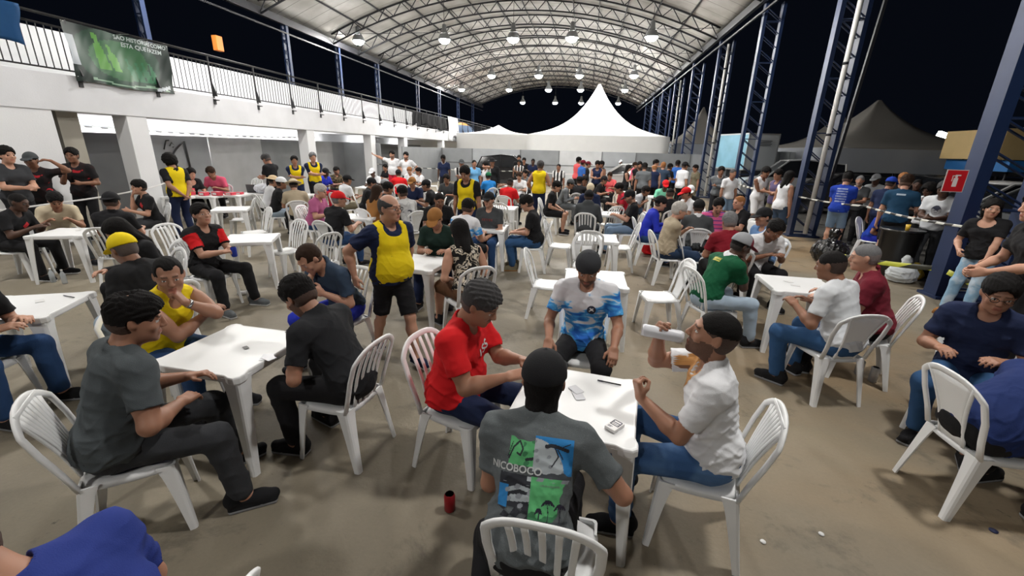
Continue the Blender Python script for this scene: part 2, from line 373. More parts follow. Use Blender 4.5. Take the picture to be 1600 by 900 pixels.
def make_person(o):
    """o: specification; builds an Empty with a continuous body mesh and clothing, hair, cap, shoes as children"""
    s = o.get('s', 1.0); lod = o['lod']; h = (.0065, .0095, .014, .019)[lod]; st = o['kind'] == 'n'
    J = skeleton(o); g = o.get('g', 1.0); sk, hc = o.get('skin', 'm'), o.get('hc', 'k'); seed = o['seed']
    root = empty('person', o['loc'], o['rz']); root.scale = (s, s, s)
    P, W, N, R1, R2, Rh, Hc, A = (J[k] for k in ('P', 'W', 'N', 'R1', 'R2', 'Rh', 'H', 'A'))
    fem = o.get('fem', 0); sw = o.get('sw', 1)
    def torso(f, e, k=.05):
        gb = g
        f.ell(P+R1@V(0, -.02, .02), (.165*(.5+.5*g)+e, .125*(.6+.4*g)+e, .125+e*.5), R1, k=k)
        f.ell(P+R1@V(0, .005*1+.05*(gb-1), .14), (.138*gb+e, .105*gb+e+.02*(gb-1), .15+e*.5), R1, k=k)
        f.ell(W+R2@V(0, .0, .13), (.160*(.7+.3*g)*sw+e, .108*(.6+.4*g)+e, .20), R2, k=k)
        f.ell(W+R2@V(.07, .045, .17), (.085, .065+e, .075), R2, k=k); f.ell(W+R2@V(-.07, .045, .17), (.085, .065+e, .075), R2, k=k)
        f.ell(W+R2@V(0, -.02, .24), (.17*sw, .085+e, .085+e), R2, k=k)
        f.cone(J['Sr']-R2@V(.02, 0, .012), J['Sl']+R2@V(.02, 0, -.012), .058+e, .058+e, k=k)
        ee = e if e > 0 else e*1.6; f.cone(N+R2@V(0, -.018, .015), J['Sr']+R2@V(-.03, 0, .005), .05+ee*.8, .048+ee, k=.03); f.cone(N+R2@V(0, -.018, .015), J['Sl']+R2@V(.03, 0, .005), .05+ee*.8, .048+ee, k=.03)
    armr = .5+.5*g; bt0 = o.get('bot', ('long', ''))[0]
    # ---- body
    f = Fld(); torso(f, -.012)
    hd = o.get('hand', {})
    for sd, q in ((1, 'r'), (-1, 'l')):
        S, E, T = J['S'+q], J['E'+q], J['T'+q]
        f.cone(S, E, .050*armr, .040*armr, k=.03); f.cone(S*.7+E*.3, S*.4+E*.6, .050*armr, .047*armr, k=.03)
        m = E*.72+T*.28; f.cone(E, m, .040*armr, .042*armr, k=.015); f.cone(m, T, .042*armr, .0255, k=.02)
        dr = nrm(T-E); q2 = hd.get(q, {})
        d = nrm(V(*q2['d'])) if 'd' in q2 else nrm(V(-sd*.35, -.35, 1)) if (o.get('arm') in ('s_chin', 'n_mouth') and sd == 1) or (o.get('arm') == 's_chinL' and sd == -1) else nrm(dr+V(0, .15, 0)*(0 if st else 1))
        if 'n' in q2: n = V(*q2['n'])
        elif o.get('arm') in ('s_chin', 's_chinL', 'n_mouth', 'n_head', 'n_headR'): n = V(sd*.4, 1, .2)
        elif st: n = V(sd, .2, .1)
        else: n = V(sd*.25, .1, 1)
        if abs(nrm(n)@d) > .93: n = n+V(sd, .3, .2)
        hand(f, T, d, n, sd, q2.get('c', .35), lod)
        L, K, Fo = J['L'+q], J['K'+q], J['F'+q]
        cv = -.014 if bt0 == 'long' else 0.0; f.cone(L, K, .078, .054+cv, k=.04); m = K*.68+Fo*.32; f.cone(K, m+V(0, -.012, 0), .052+cv, .054+cv, k=.03); f.cone(m+V(0, -.012, 0), Fo, .054+cv, .036, k=.03)
        f.cone(Fo, Fo+Rz(-R_(J['fd'+q]))@V(0, .12, -.05), .036, .026, k=.02)
    f.cone(N+R2@V(0, -.012, -.03), A+Rh@V(0, -.012, .01), .060*(.6+.4*g), .055*(.6+.4*g), k=.03)
    Hh = lambda x, y, z: Hc+Rh@V(x, y, z)*HS
    i0 = len(f.p)
    fat = .6+.4*g
    f.ell(Hh(0, -.014, .030), (.077, .096, .088), Rh, k=.02)
    f.ell(Hh(0, .022, -.030), (.062*fat, .068, .078), Rh, k=.035)
    f.ell(Hh(0, .030, -.070), (.047*fat, .052, .040), Rh, k=.03)
    f.ell(Hh(0, .074, -.092), (.020, .017, .016), Rh, k=.022)
    if lod <= 2:
        f.cone(Hh(-.034, .078, .030), Hh(.034, .078, .030), .011, .011, k=.014)
        for q in (-1, 1): f.ell(Hh(q*.032, .096, .008), (.017, .014, .011), Rh, k=.012, op='s')
        for q in (-1, 1): f.ell(Hh(q*.043, .066, -.022), (.020, .016, .018), Rh, k=.018)
    if lod <= 1:
        for q in (-1, 1):
            f.ell(Hh(q*.031, .073, .007), (.0135, .0135, .0115), Rh, k=.002)
            f.cone(Hh(q*.018, .086, .015), Hh(q*.044, .078, .013), .0042, .0038, k=.003)
        f.cone(Hh(-.019, .088, -.053), Hh(.019, .088, -.053), .0062, .0062, k=.007); f.cone(Hh(-.016, .087, -.064), Hh(.016, .087, -.064), .0072, .0072, k=.006)
        f.cone(Hh(0, .093, -.053), Hh(0, .094, -.0535), .006, .006, k=.008)
    f.cone(Hh(0, .088, .020), Hh(0, .106, -.018), .008, .0125, k=.010)
    if lod <= 1:
        for q in (-1, 1): f.ell(Hh(q*.012, .098, -.024), (.008, .010, .0075), Rh, k=.006)
    for q in (-1, 1):
        Re = Rh@Rz(q*.35)
        f.ell(Hh(q*.078, -.008, .0), (.009, .019, .031), Re, k=.008)
        if lod == 0: f.ell(Hh(q*.086, .0, .004), (.006, .009, .016), Re, k=.004, op='s')
    scale_prims(f, i0, HS)
    brd = o.get('beard', 0)
    def cls(c):
        l = (c-Hc)@Rh/HS; x, y, z = l[:, 0], l[:, 1], l[:, 2]; out = np.zeros(len(c), int); ax = np.abs(x)
        near = (np.linalg.norm(l, axis=1) < .16)
        if brd:
            zz = -.035-.0*ax
            b_ = near & (y > -.012) & (z < np.where(y > .055, -.036, -.02+.35*0)) & (z > -.125)
            if brd == 2: b_ = near & (y > .07) & (z < -.034) & (z > -.115) & (ax < .034)      # goatee / moustache
            if brd == 3: b_ = near & (y > .07) & (z < -.034) & (z > -.048) & (ax < .028)
            out[b_] = 3
        out[near & (y > .07) & (z < -.047) & (z > -.071) & (ax < .021)] = 1
        out[near & (y > .064) & (np.abs(z-.031-.12*(.03-ax)*0) < .0055) & (ax > .012) & (ax < .046)] = 3
        if lod <= 1:
            for q in (-1, 1):
                e = l-np.array([q*.031, .073, .007]); r = np.linalg.norm(e, axis=1); m_ = near & (r < .0150) & (e[:, 1] > .002) & (np.abs(e[:, 2]) < .006)
                out[m_] = 2; out[m_ & (np.hypot(e[:, 0], e[:, 2]) < .0058)] = 4
        elif lod == 2:
            out[near & (y > .07) & (np.abs(z-.008) < .008) & (np.abs(ax-.032) < .014)] = 4
        return out
    lipc = tuple(a*b for a, b in zip(SKIN[sk], (.82, .58, .60)))
    me = f.mesh('body', h, [skinm(sk), mat('lips_'+sk, lipc, rough=.45), mat('eye_white', (.62, .60, .58), rough=.25), (beardm(sk, hc) if brd else mat('brow_%s%s' % (sk, hc), tuple(.4*a+.6*b for a, b in zip(SKIN[sk], HAIRC['k' if hc in 'kb' else hc])), rough=.8)), mat('iris', (.02, .012, .008), rough=.2)], cls)
    body = mobj('body', me, root)
    # ---- shirt
    top, tm = o.get('top', ('tee', 'black')); e = .010+.004*(g > 1.1)
    if top != 'none':
        f = Fld()
        if top in ('tee', 'polo', 'long', 'hoodie', 'jersey'):
            for q in ('r', 'l'):
                S, E, T = J['S'+q], J['E'+q], J['T'+q]
                if top in ('long', 'hoodie'):
                    f.cone(S, E, .062*armr, .052*armr, k=.04); f.cone(E, E*.06+T*.94, .052*armr, .038, k=.02)
                else:
                    f.cone(S, S*.28+E*.72, .062*armr, .062*armr, k=.04)
                    ax_ = nrm(E-S); Rm = np.array(Vector(ax_).to_track_quat('Z', 'Y').to_matrix()); f.rbox(S+(E-S)*.70+ax_*.06, (.065, .065, .05), .01, Rm, k=0, op='s')
        torso(f, e, k=.055)
        f.ell(P+R1@V(0, -.01, .06), (.165*(.45+.55*g)+.012, .128*(.5+.5*g)+.012, .14), R1, k=.05)
        if not st: f.ell(P+R1@V(0, .07, .03), (.15*g+.01, .10, .085), R1, k=.05)
        if st: f.cone(P+R1@V(-.04, 0, .0), P+R1@V(.04, 0, .0), .135, .135, k=.05)
        if top == 'hoodie': f.ell(N+R2@V(0, -.06, .01), (.11, .07, .075), R2, k=.03)
        if top == 'polo': f.cone(N+R2@V(0, -.028, .052), N+R2@V(0, .03, .015), .060, .052, k=.006)
        # openings
        if top in ('tank',):
            for q, sd in (('r', 1), ('l', -1)): f.cone(J['S'+q]+R2@V(sd*.045, 0, .06), J['S'+q]+R2@V(sd*.045, 0, -.10), .065, .07, k=.01, op='s')
        nk = .060*(.6+.4*g)+.006
        f.cone(N+R2@V(0, -.004, .046), N+R2@V(0, .04, .12), nk, nk+.01, k=.006, op='s')
        f.ell(N+R2@V(0, .068, .012 if top != 'tank' and not fem else -.02), (.062 if not fem else .10, .075, .055 if not fem else .09), R2, k=.006, op='s')
        f.plane(P+R1@V(0, 0, -.055 if st else -.045), R1@V(0, 0, 1))
        mats = [cloth(tm), cloth(o.get('trim', tm)), cloth(o.get('trim2', tm))]
        cl = None
        if 'scls' in o: cl = lambda c: o['scls'](c, J)
        elif 'sleeve' in o:
            mats = [cloth(tm), cloth(o['sleeve'])]
            def cl(c):
                out = np.zeros(len(c), int)
                for q in 'rl':
                    S, E = J['S'+q], J['E'+q]; a = nrm(E-S); t = (c-S)@a; r = np.linalg.norm(c-S-t[:, None]*a, axis=1); out |= ((t > .02) & (t < .185) & (r < .085)).astype(int)
                return out
        elif 'trim' in o:
            def cl(c):
                l = (c-N)@R2; r = np.hypot(l[:, 0], l[:, 1]-.0); out = ((r < .088) & (l[:, 2] > -.045)).astype(int); return out
        me = f.mesh('shirt', h*1.05, mats, cl, fold=drape(seed, .011 if lod < 2 else .007, J))
        sh = mobj('shirt', me, root)
        if o.get('slabel'): sh['label'] = o['slabel']
        o['_shirt'] = sh
    if 'bib' in o:
        f = Fld(); torso(f, .024, k=.06); f.ell(P+R1@V(0, .0, .08), (.165*(.4+.6*g)+.02, .135*(.4+.6*g)+.02, .15), R1, k=.05)
        for q, sd in (('r', 1), ('l', -1)): 
            f.rbox(J['S'+q]+R2@V(sd*.045, 0, .02), (.05, .16, .12), .02, R2, k=.02, op='s')
            f.rbox(W+R2@V(sd*(.155*(.6+.4*g)+.075), 0, .05), (.055, .045*g, .22), .02, R2, k=.02, op='s')
        f.cone(N+R2@V(0, -.02, -.02), N+R2@V(0, .04, .10), .085, .10, k=.006, op='s'); f.ell(N+R2@V(0, .09, -.01), (.095, .08, .085), R2, k=.01, op='s')
        f.plane(P+R1@V(0, 0, -.03), R1@V(0, 0, 1))
        b = mobj('bib', f.mesh('bib', h*1.05, [cloth(o['bib'])], fold=drape(seed+5, .0045, J)), root); b['label'] = 'yellow sleeveless bib'
    # ---- trousers / shorts / skirt
    bt, bmn = o.get('bot', ('long', 'charcoal'))
    f = Fld(); f.ell(P+R1@V(0, -.02, .01), (.165*(.5+.5*g)+.004, .130*(.5+.5*g)+.004, .13), R1, k=.05); f.rbox(P+R1@V(0, 0, .06+.13), (.30, .30, .12), .01, R1, k=0, op='s')
    cuts = []
    for q, sd in (('r', 1), ('l', -1)):
        L, K, Fo = J['L'+q], J['K'+q], J['F'+q]
        if bt == 'long':
            f.cone(L, K, .096, .072, k=.05); f.cone(K, Fo+(K-Fo)*.10, .073, .060, k=.03)
        else:
            f.cone(L, L+(K-L)*.94, .102, .084, k=.05); cuts.append((K, nrm(K-L)))
    if bt != 'long':
        for (K, a) in cuts:
            Rm = np.array(Vector(a).to_track_quat('Z', 'Y').to_matrix()); f.rbox(K+a*.07+0*a, (.085, .085, .068), .03, Rm, k=0, op='s')
    tr = mobj('trousers' if bt == 'long' else 'shorts', f.mesh('trousers', h*1.15, [cloth(bmn)], fold=foldf(seed+9, .012 if lod < 2 else .008, .8)), root)
    # ---- shoes
    sc = o.get('shoe', ('black', 'lgrey'))
    if sc:
        for q in ('r', 'l'):
            x = mobj('shoe', shoe_mesh(*sc), root); Fo = J['F'+q]; x.location = Vector((Fo[0], Fo[1]+.0, max(Fo[2]-.055, .03))); x.rotation_euler = (R_(o.get('toe'+q, 0)), 0, -R_(J['fd'+q]))
    # ---- hair
    hs = o.get('hair', 'short'); hh = min(h, .009) if lod < 2 else .013
    if hs not in ('none',):
        f = Fld(); t = dict(short=.019, buzz=.005, curly=.044, bald=.006, long=.016, recede=.009)[hs]; tt = t*.35 if hs in ('short', 'recede', 'buzz') else t
        if o.get('cap') and hs != 'long': t = tt = .005
        f.ell(Hh(0, -.016, .030), (.076+tt+.002, .095+t*.8, .088+t), Rh, k=.02)
        if hs in ('short', 'curly', 'long') and not o.get('cap'): f.ell(Hh(0, -.010, .058), (.070+t*.7, .090+t*.8, .062+t*1.1), Rh, k=.025)
        f.ell(Hh(0, -.035, -.015), (.068+tt, .062+t*.7, .066), Rh, k=.02)
        fl = {'short': .073, 'buzz': .070, 'curly': .070, 'bald': .0, 'long': .070, 'recede': .080}[hs]
        if o.get('cap'): fl = .05
        f.ell(Hh(0, .118, -.035), (.086, .088, fl+.047), Rh, k=.008, op='s')
        for q in (-1, 1): f.ell(Hh(q*.092, .052, -.038), (.046, .048, .068), Rh, k=.008, op='s'); f.ell(Hh(q*.084, -.008, -.014), (.024, .021, .034), Rh, k=.006, op='s')
        if hs == 'bald': f.ell(Hh(0, .02, .115), (.082, .125, .085), Rh, k=.01, op='s')
        if hs == 'recede':
            for q in (-1, 1): f.ell(Hh(q*.052, .095, .070), (.032, .062, .045), Rh, k=.015, op='s')
        if o.get('crown'): f.ell(Hh(0, -.050, .150), (.050, .055, .05), Rh, k=.012, op='s')
        if o.get('cap'): f.plane(Hh(0, 0, .055), -(Rh@V(0, 0, 1)))
        if hs == 'long':
            b = Hh(0, -.06, -.02); f.cone(b, N+R2@V(0, -.10, -.06), .068, .042, k=.04, fl=(Rh@V(0, 1, 0), 1.3))
            for q in (-1, 1): f.cone(Hh(q*.062, -.03, .0), N+R2@V(q*.09, -.06, -.02), .032, .024, k=.03)
        elif hs == 'curly': f.plane(Hh(0, -.05, -.09), Rh@V(0, .2, 1))
        else: f.plane(Hh(0, -.05, -.070 if not o.get('nape') else -.15), Rh@V(0, .35, 1))
        if o.get('nape'): f.cone(Hh(0, -.03, -.03), N+R2@V(0, -.01, .03), .066, .066, k=.02)
        scale_prims(f, 0, HS)
        hcol, scol = HAIRC[hc], SKIN[sk]; fade = hairm(hc) if (hs in ('long', 'curly') or o.get('nape')) else mat('hairfade_%s%s' % (sk, hc), tuple(.16*a+.84*b for a, b in zip(scol, hcol)), rough=.7, noise=.3, nscale=120, bump=.5, bscale=260)
        def hcls(c):
            l = (c-Hc)@Rh/HS; return ((l[:, 2] < .004+.35*np.maximum(l[:, 1], -.05)) | (np.zeros(len(c), bool) if hs != 'buzz' else (l[:, 2] < .03))).astype(int)
        def hfold(P):
            l = (P-Hc)@Rh; r = np.random.RandomState(seed); a = r.uniform(0, 6, 3)
            s1 = np.abs(np.sin(l[:, 0]*150+2.5*np.sin(l[:, 1]*30+a[0])+1.5*np.sin(l[:, 2]*40))); s2 = np.abs(np.sin(l[:, 1]*55+l[:, 0]*60+3*np.sin(l[:, 2]*35+a[1])))
            k = {'short': .0075 if lod < 2 else .011, 'long': .004, 'recede': .003, 'buzz': .001, 'bald': .002, 'curly': .012}[hs]; up = np.clip(l[:, 2]/.06, .25, 1)
            if hs == 'curly': return foldf(seed+2, .020, 2.6)(P)
            return -k*(s1+s2-.9)*up
        me = f.mesh('hair', hh, [hairm(hc), fade], hcls, fold=hfold)
        if me: mobj('hair', me, root)
    cp = o.get('cap')
    if cp:
        col, dr_, typ = (cp+('cap',))[:3]; f = Fld(); t = .016
        if typ == 'hat':
            f.ell(Hh(0, -.012, .055), (.092, .108, .085), Rh, k=.01); f.plane(Hh(0, 0, .045), Rh@V(0, .02, 1)); f.ell(Hh(0, -.008, .045), (.165, .185, .014), Rh@Rx(-.05), k=.012)
        elif typ == 'beanie':
            f.ell(Hh(0, -.016, .035), (.092, .110, .105), Rh, k=.01); f.plane(Hh(0, 0, .02), Rh@V(0, .15, 1))
        else:
            f.ell(Hh(0, -.014, .036), (.077+t, .097+t, .090+t), Rh, k=.01); f.plane(Hh(0, 0, .030), Rh@V(0, -.05, 1))
            if typ == 'cap':
                yb = 1 if dr_ == 'f' else -1
                bk = o.get('brim', 1.0); Rb = Rh@Rx(-.22*yb if bk == 1 else .05)
                f.ell(Hh(0, yb*.105-.005, .036), (.076*bk, .088*bk, .013 if lod > 1 else .0095), Rb, k=.008)
                f.ell(Hh(0, yb*.105-.005, -.036), (.10, .14, .050), Rb, k=.004, op='s')
            if lod <= 1: f.cone(Hh(0, -.014, .137), Hh(0, -.014, .140), .008, .008, k=.002)
        scale_prims(f, 0, HS)
        ms = [cloth(col), cloth(o.get('captrim', col))]
        me = f.mesh('cap', min(hh, .008) if lod < 2 else .011, ms, (lambda c: (((c-Hc)@Rh)[:, 1] > .03).astype(int)) if 'captrim' in o else None)
        m = mobj('hat' if typ in ('hat', 'beanie') else 'cap', me, root)
        if o.get('caplabel'): m['label'] = o['caplabel']
    if o.get('glasses') and lod < 3:
        mb = MB()
        for q in (-1, 1):
            cc = Hh(q*.033, .104, .008); rings = []
            for a in range(12):
                t_ = 2*PI*a/12; rings.append(cc+Rh@V(.022*math.cos(t_), -abs(.0)*1, .016*math.sin(t_)))
            mb.tube(rings+[rings[0]], .0022, 5, caps=False); mb.tube([Hh(q*.055, .100, .012), Hh(q*.080, .02, .012), Hh(q*.082, -.01, .008)], .002, 5)
        mb.tube([Hh(-.012, .104, .010), Hh(.012, .104, .010)], .002, 5); mb.build('glasses', mat('dark_plastic', (.01, .01, .01), rough=.3), root)
    if o.get('watch'):
        q = o['watch']; T, E = J['T'+q], J['E'+q]; d = nrm(T-E); mb = MB(); c = T-d*.03
        a = Vector(d).orthogonal().normalized(); b = Vector(d).cross(a)
        ring = lambda r, u: [tuple(Vector(c)+Vector(d)*u+a*math.cos(2*PI*k/16)*r+b*math.sin(2*PI*k/16)*r) for k in range(16)]
        mb.loft([ring(.027, -.010), ring(.0335, -.010), ring(.0345, 0), ring(.0335, .010), ring(.027, .010)], caps=False); mb.build('wristwatch', mat('steel', (.5, .5, .5), rough=.25, metal=1), root)
    o['J'] = J; o['root'] = root
    tag(root, o['label'], 'person', o.get('group'))
    return root
PEOPLE = []; SITS = []
def PP(label, px, py, kind, face, **o):
    """label, head-top pixel, 's' sitting / 'n' standing, facing direction in degrees (0 away, 90 right)"""
    o['label'] = label; o['kind'] = kind; o['seed'] = len(PEOPLE)*37+11
    if isinstance(o.get('arm'), str) and not o['arm'][1] == '_': o['arm'] = kind+'_'+o['arm']
    o['lod'] = 3; J = skeleton(o); tp = J['top']; s = o.get('s', 1.0); th = R_(face)
    ly = tp[0]*math.cos(th)+tp[1]*math.sin(th), -tp[0]*math.sin(th)+tp[1]*math.cos(th)
    if 'y' in o:
        w = gy(px, py, o['y']); s = w[2]/tp[2]
        if not .90 <= s <= 1.10: print('SCALE', label, round(s, 2)); s = min(max(s, .9), 1.1)
    elif 'xy' in o: w = (o['xy'][0]+ly[0]*s, o['xy'][1]+ly[1]*s, 0)
    else: w = gz(px, py, tp[2]*s)
    o['s'] = s; x, y = w[0]-ly[0]*s, w[1]-ly[1]*s
    o['loc'] = (float(x), float(y), 0); o['rz'] = -th; o['face'] = face
    d = math.hypot(x, y); o['lod'] = o.get('flod', 0 if d < 4.2 else 1 if d < 8.5 else 2 if d < 13 else 3)
    PEOPLE.append(o); return o
# ---------------------------------------------------------------- white moulded plastic furniture
M_WHITE = mat('white_plastic', (.80, .81, .82), rough=.38, noise=.03, nscale=5, spec=.5)
M_GREYW = mat('greyish_plastic', (.56, .57, .57), rough=.42, noise=.05, nscale=5)
def sgn(a): return (a > 0)-(a < 0)
def lleg(top, bot, at, ab, sx, sy, z1, z0, th=.012, name='leg'):
    """moulded corner leg: rounded L section whose outer corner runs from top (x, y) to bot (x, y); sx, sy outward signs"""
    mb = MB(); rings = []
    for i in range(9):
        t = i/8; z = z1+(z0-z1)*t; x = top[0]+(bot[0]-top[0])*t; y = top[1]+(bot[1]-top[1])*t; a = at+(ab-at)*(t**.6); r = min(.018, a*.4)
        L = [(-a, 0), (-r, 0), (-r*.3, -r*.3), (0, -r), (0, -a), (-th, -a), (-th, -r-th*.4), (-th-r*.4, -th-r*.4+r*.2), (-r-th*.4, -th), (-a, -th)]
        rings.append([(x+sx*p, y+sy*q, z) for p, q in L])
    mb.loft(rings, smooth=False); return mb
def strip(mb, pts, wv, w, t, n=None):
    """flat bar swept along pts: half width w along wv(i), thickness t"""
    rings = []; P = [Vector(p) for p in pts]
    for i, p in enumerate(P):
        d = (P[min(i+1, len(P)-1)]-P[max(i-1, 0)]).normalized(); a = Vector(wv(i) if callable(wv) else wv); a = (a-d*a.dot(d)).normalized(); b = d.cross(a)
        ww = w[i] if isinstance(w, (list, tuple)) else w
        e = min(ww, t/2)*.5
        rings.append([p+a*(ww-e)+b*t/2, p+a*ww+b*(t/2-e), p+a*ww-b*(t/2-e), p+a*(ww-e)-b*t/2, p-a*(ww-e)-b*t/2, p-a*ww-b*(t/2-e), p-a*ww+b*(t/2-e), p-a*(ww-e)+b*t/2])
    mb.loft(rings)
CHAIRS = {}
def chair_parts(kind):
    if kind in CHAIRS: return CHAIRS[kind]
    out = []
    # seat: dished grid with rolled edge
    mb = MB(); n = 14; top = []; bot = []
    def sp(u, v):
        k = .86 if True else 1; a = abs(u)**4+abs(v)**4
        sc = 1/max(1e-6, (a)**.25)*max(abs(u), abs(v)) if a > 0 else 1
        x = u*sc*(.205+.012*v); y = v*sc*.205; return x, y
    vs = []; fs = []
    for layer in (0, 1):
        for i in range(n+1):
            for j in range(n+1):
                u, v = -1+2*i/n, -1+2*j/n; x, y = sp(u, v); m = max(abs(u), abs(v))
                z = .432-.014*(1-min(1, (u*u+v*v)))-(.016 if v > .8 else 0)*(v-.8)/.2-(.028 if (m > .99) else 0)
                if layer: z -= .012 if m <= .99 else .0; 
                s_ = 1.0 if not layer else .965
                vs.append((x*s_, y*s_, z))
    N1 = (n+1)**2
    for i in range(n):
        for j in range(n):
            a = i*(n+1)+j; fs.append((a, a+n+1, a+n+2, a+1)); fs.append((N1+a, N1+a+1, N1+a+n+2, N1+a+n+1))
    edge = [i*(n+1) for i in range(n+1)]+[n*(n+1)+j for j in range(1, n+1)]+[i*(n+1)+n for i in range(n-1, -1, -1)]+[j for j in range(n-1, 0, -1)]
    for q in range(len(edge)):
        a, b = edge[q], edge[(q+1) % len(edge)]; fs.append((a, b, N1+b, N1+a))
    mb.add(vs, fs, smooth=True); out.append(('seat', mb.mesh('seat', M_WHITE)))
    # back surface
    def S(u, v): return Vector((u, -.185-.125*v-.05*v*v*.3+.16*u*u, .425+.45*v))
    mb = MB(); pts = []; W = []
    if kind == 'a':     # tall back, gently arched top rail, five upright slats
        N = 26; hw0, hw1 = .190, .205
        prof = [( -hw0, 0), (-hw0-.004, .25), (-hw1, .55), (-hw1+.002, .78)]
        arc = [(-hw1+.002+.0, .78)]; 
        for k in range(1, 14):
            t = k/14; x = -hw1*math.cos(PI*t); arc.append((x if abs(x) < hw1 else x, .80+.20*(1-abs(math.cos(PI*t))**3.2)))
        path = prof[:-1]+arc+[(-a, b) for a, b in prof[:-1][::-1]] if False else prof+arc[1:]+[(-a, b) for a, b in prof[::-1]]
        sl = [(-.118, .014), (-.060, .013), (0, .013), (.060, .013), (.118, .014)]
        for u, w in sl:
            tp = .80+.20*(1-abs(u/hw1)**3.2)-.03
            strip(mb, [S(u*(1-.12*(1-t)), .02+(tp-.02)*t)+Vector((0, .020*math.sin(PI*t), 0)) for t in [k/8 for k in range(9)]], (1, 0, 0), w, .009)
    elif kind == 'b':   # waisted centre splat with vertical grooves, open sides
        hw0, hw1 = .188, .215; prof = [(-hw0, 0), (-hw0-.008, .25), (-hw1, .55), (-hw1+.004, .76)]; arc = []
        for k in range(1, 14):
            t = k/14; arc.append((-hw1*math.cos(PI*t), .78+.20*(1-abs(math.cos(PI*t))**2.6)))
        path = prof+arc+[(-a, b) for a, b in prof[::-1]]
        wf = lambda v: .070+.105*max(0, v-.25)**1.5*1.3
        for k in range(8):
            u = (k-3.5)/3.5*.90
            strip(mb, [S(u*wf(v), v)+Vector((0, .012*math.sin(PI*v), 0)) for v in [.02+.90*q/8 for q in range(9)]], (1, 0, 0), [wf(.02+.90*q/8)/8.6 for q in range(9)], .006)
        strip(mb, [S(u*wf(.12), .10) for u in (-1, -.5, 0, .5, 1)], (0, -.1, 1), .018, .009); strip(mb, [S(u*wf(.88), .90) for u in (-1, -.5, 0, .5, 1)], (0, -.1, 1), .03, .009)
        for q in (-1, 1): strip(mb, [S(q*(wf(v)+.002), v) for v in [.02+.90*k/8 for k in range(9)]], (1, 0, 0), .011, .013)
    elif kind == 'd':   # solid smooth centre panel, open sides
        hw0, hw1 = .188, .215; prof = [(-hw0, 0), (-hw0-.006, .25), (-hw1, .55), (-hw1+.004, .78)]; arc = []
        for k in range(1, 14):
            t = k/14; arc.append((-hw1*math.cos(PI*t), .80+.19*(1-abs(math.cos(PI*t))**3)))
        path = prof+arc+[(-a, b) for a, b in prof[::-1]]
        wf = lambda v: .085+.14*max(0, v-.3)**1.5
        rings = []
        for q in range(11):
            v = .01+.93*q/10; w = wf(v); us = [-1+2*k/8 for k in range(9)]
            fr = [S(u*w, v)+Vector((0, .005, 0)) for u in us]; bk = [S(u*w, v)+Vector((0, -.004, 0)) for u in us[::-1]]; rings.append(fr+bk)
        mb.loft(rings)
        for q in (-1, 1): strip(mb, [S(q*wf(v), v) for v in [.01+.93*k/8 for k in range(9)]], (1, 0, 0), .010, .018)
    else:               # round-topped back, slit centre fan
        hw0, hw1 = .180, .215; prof = [(-hw0, 0), (-hw0-.018, .25), (-hw1, .50)]; arc = []
        for k in range(1, 16):
            t = k/16; arc.append((-hw1*math.cos(PI*t), .52+.44*math.sin(PI*t)))
        path = prof+arc+[(-a, b) for a, b in prof[::-1]]
        wf = lambda v: .070+.06*max(0, v-.35)
        rings = []
        for q in range(9):
            v = .01+.50*q/8; w = wf(v); us = [-1+2*k/6 for k in range(7)]
            rings.append([S(u*w, v)+Vector((0, .004, 0)) for u in us]+[S(u*w, v)+Vector((0, -.004, 0)) for u in us[::-1]])
        mb.loft(rings)
        for k in range(7):
            u = (k-3)/3; strip(mb, [S(u*wf(v), v) for v in [.50+.08*q for q in range(6)]], (1, 0, 0), .0075, .008)
        rings = []
    P3 = [S(u, v) for u, v in path]
    cen = S(0, .45)
    strip(mb, P3, lambda i: (P3[i]-cen) if True else 0, .019 if kind != 'c' else .024, .016)
    out.append(('backrest', mb.mesh('backrest', M_WHITE)))
    for sx in (-1, 1):
        out.append(('leg', lleg((sx*.200, .195), (sx*.225, .225), .085, .036, sx, 1, .425, 0).mesh('leg', M_WHITE)))
        out.append(('leg', lleg((sx*.195, -.190), (sx*.222, -.262), .085, .038, sx, -1, .43, 0).mesh('leg', M_WHITE)))
    CHAIRS[kind] = out; return out
CH0 = {}; NCH = [0]
def chair(x, y, face, label, kind='a', group='white plastic chairs'):
    if kind not in CH0:
        r = empty('plastic_chair'); 
        for nm, me in chair_parts(kind): mobj(nm, me, r)
        CH0[kind] = r; c = r
    else: c = copy_tree(CH0[kind])
    c.location = (x, y, 0); c.rotation_euler = (0, 0, -R_(face)); tag(c, label, 'chair', group); NCH[0] += 1; return c
def table_parts():
    h = .35; out = []; pts = []
    def edge(t):   # inset profile along one side
        a = abs(t); return .0 if a > .285 else (.016 if a < .245 else .016*(.285-a)/.04)
    side = [-.325, -.29, -.283, -.265, -.247, -.24, -.12, 0, .12, .24, .247, .265, .283, .29, .325]
    for q in range(4):
        a = q*PI/2
        for t in side:
            x, y = t, -(h-edge(t)); pts.append((x*math.cos(a)-y*math.sin(a), x*math.sin(a)+y*math.cos(a)))
    mb = MB(); sc = lambda k, z: [(x*k, y*k, z) for x, y in pts]
    mb.loft([sc(.965, .655), sc(.975, .655), sc(1, .668), sc(1, .700), sc(.992, .708), sc(.975, .711), sc(.95, .709), sc(.5, .7085)], smooth=False)
    out.append(('tabletop', mb.mesh('tabletop', M_WHITE)))
    for sx in (-1, 1):
        for sy in (-1, 1): out.append(('leg', lleg((sx*.338, sy*.338), (sx*.362, sy*.362), .115, .045, sx, sy, .69, 0, .014).mesh('leg', M_WHITE)))
    return out
TB0 = []; TABLES = []
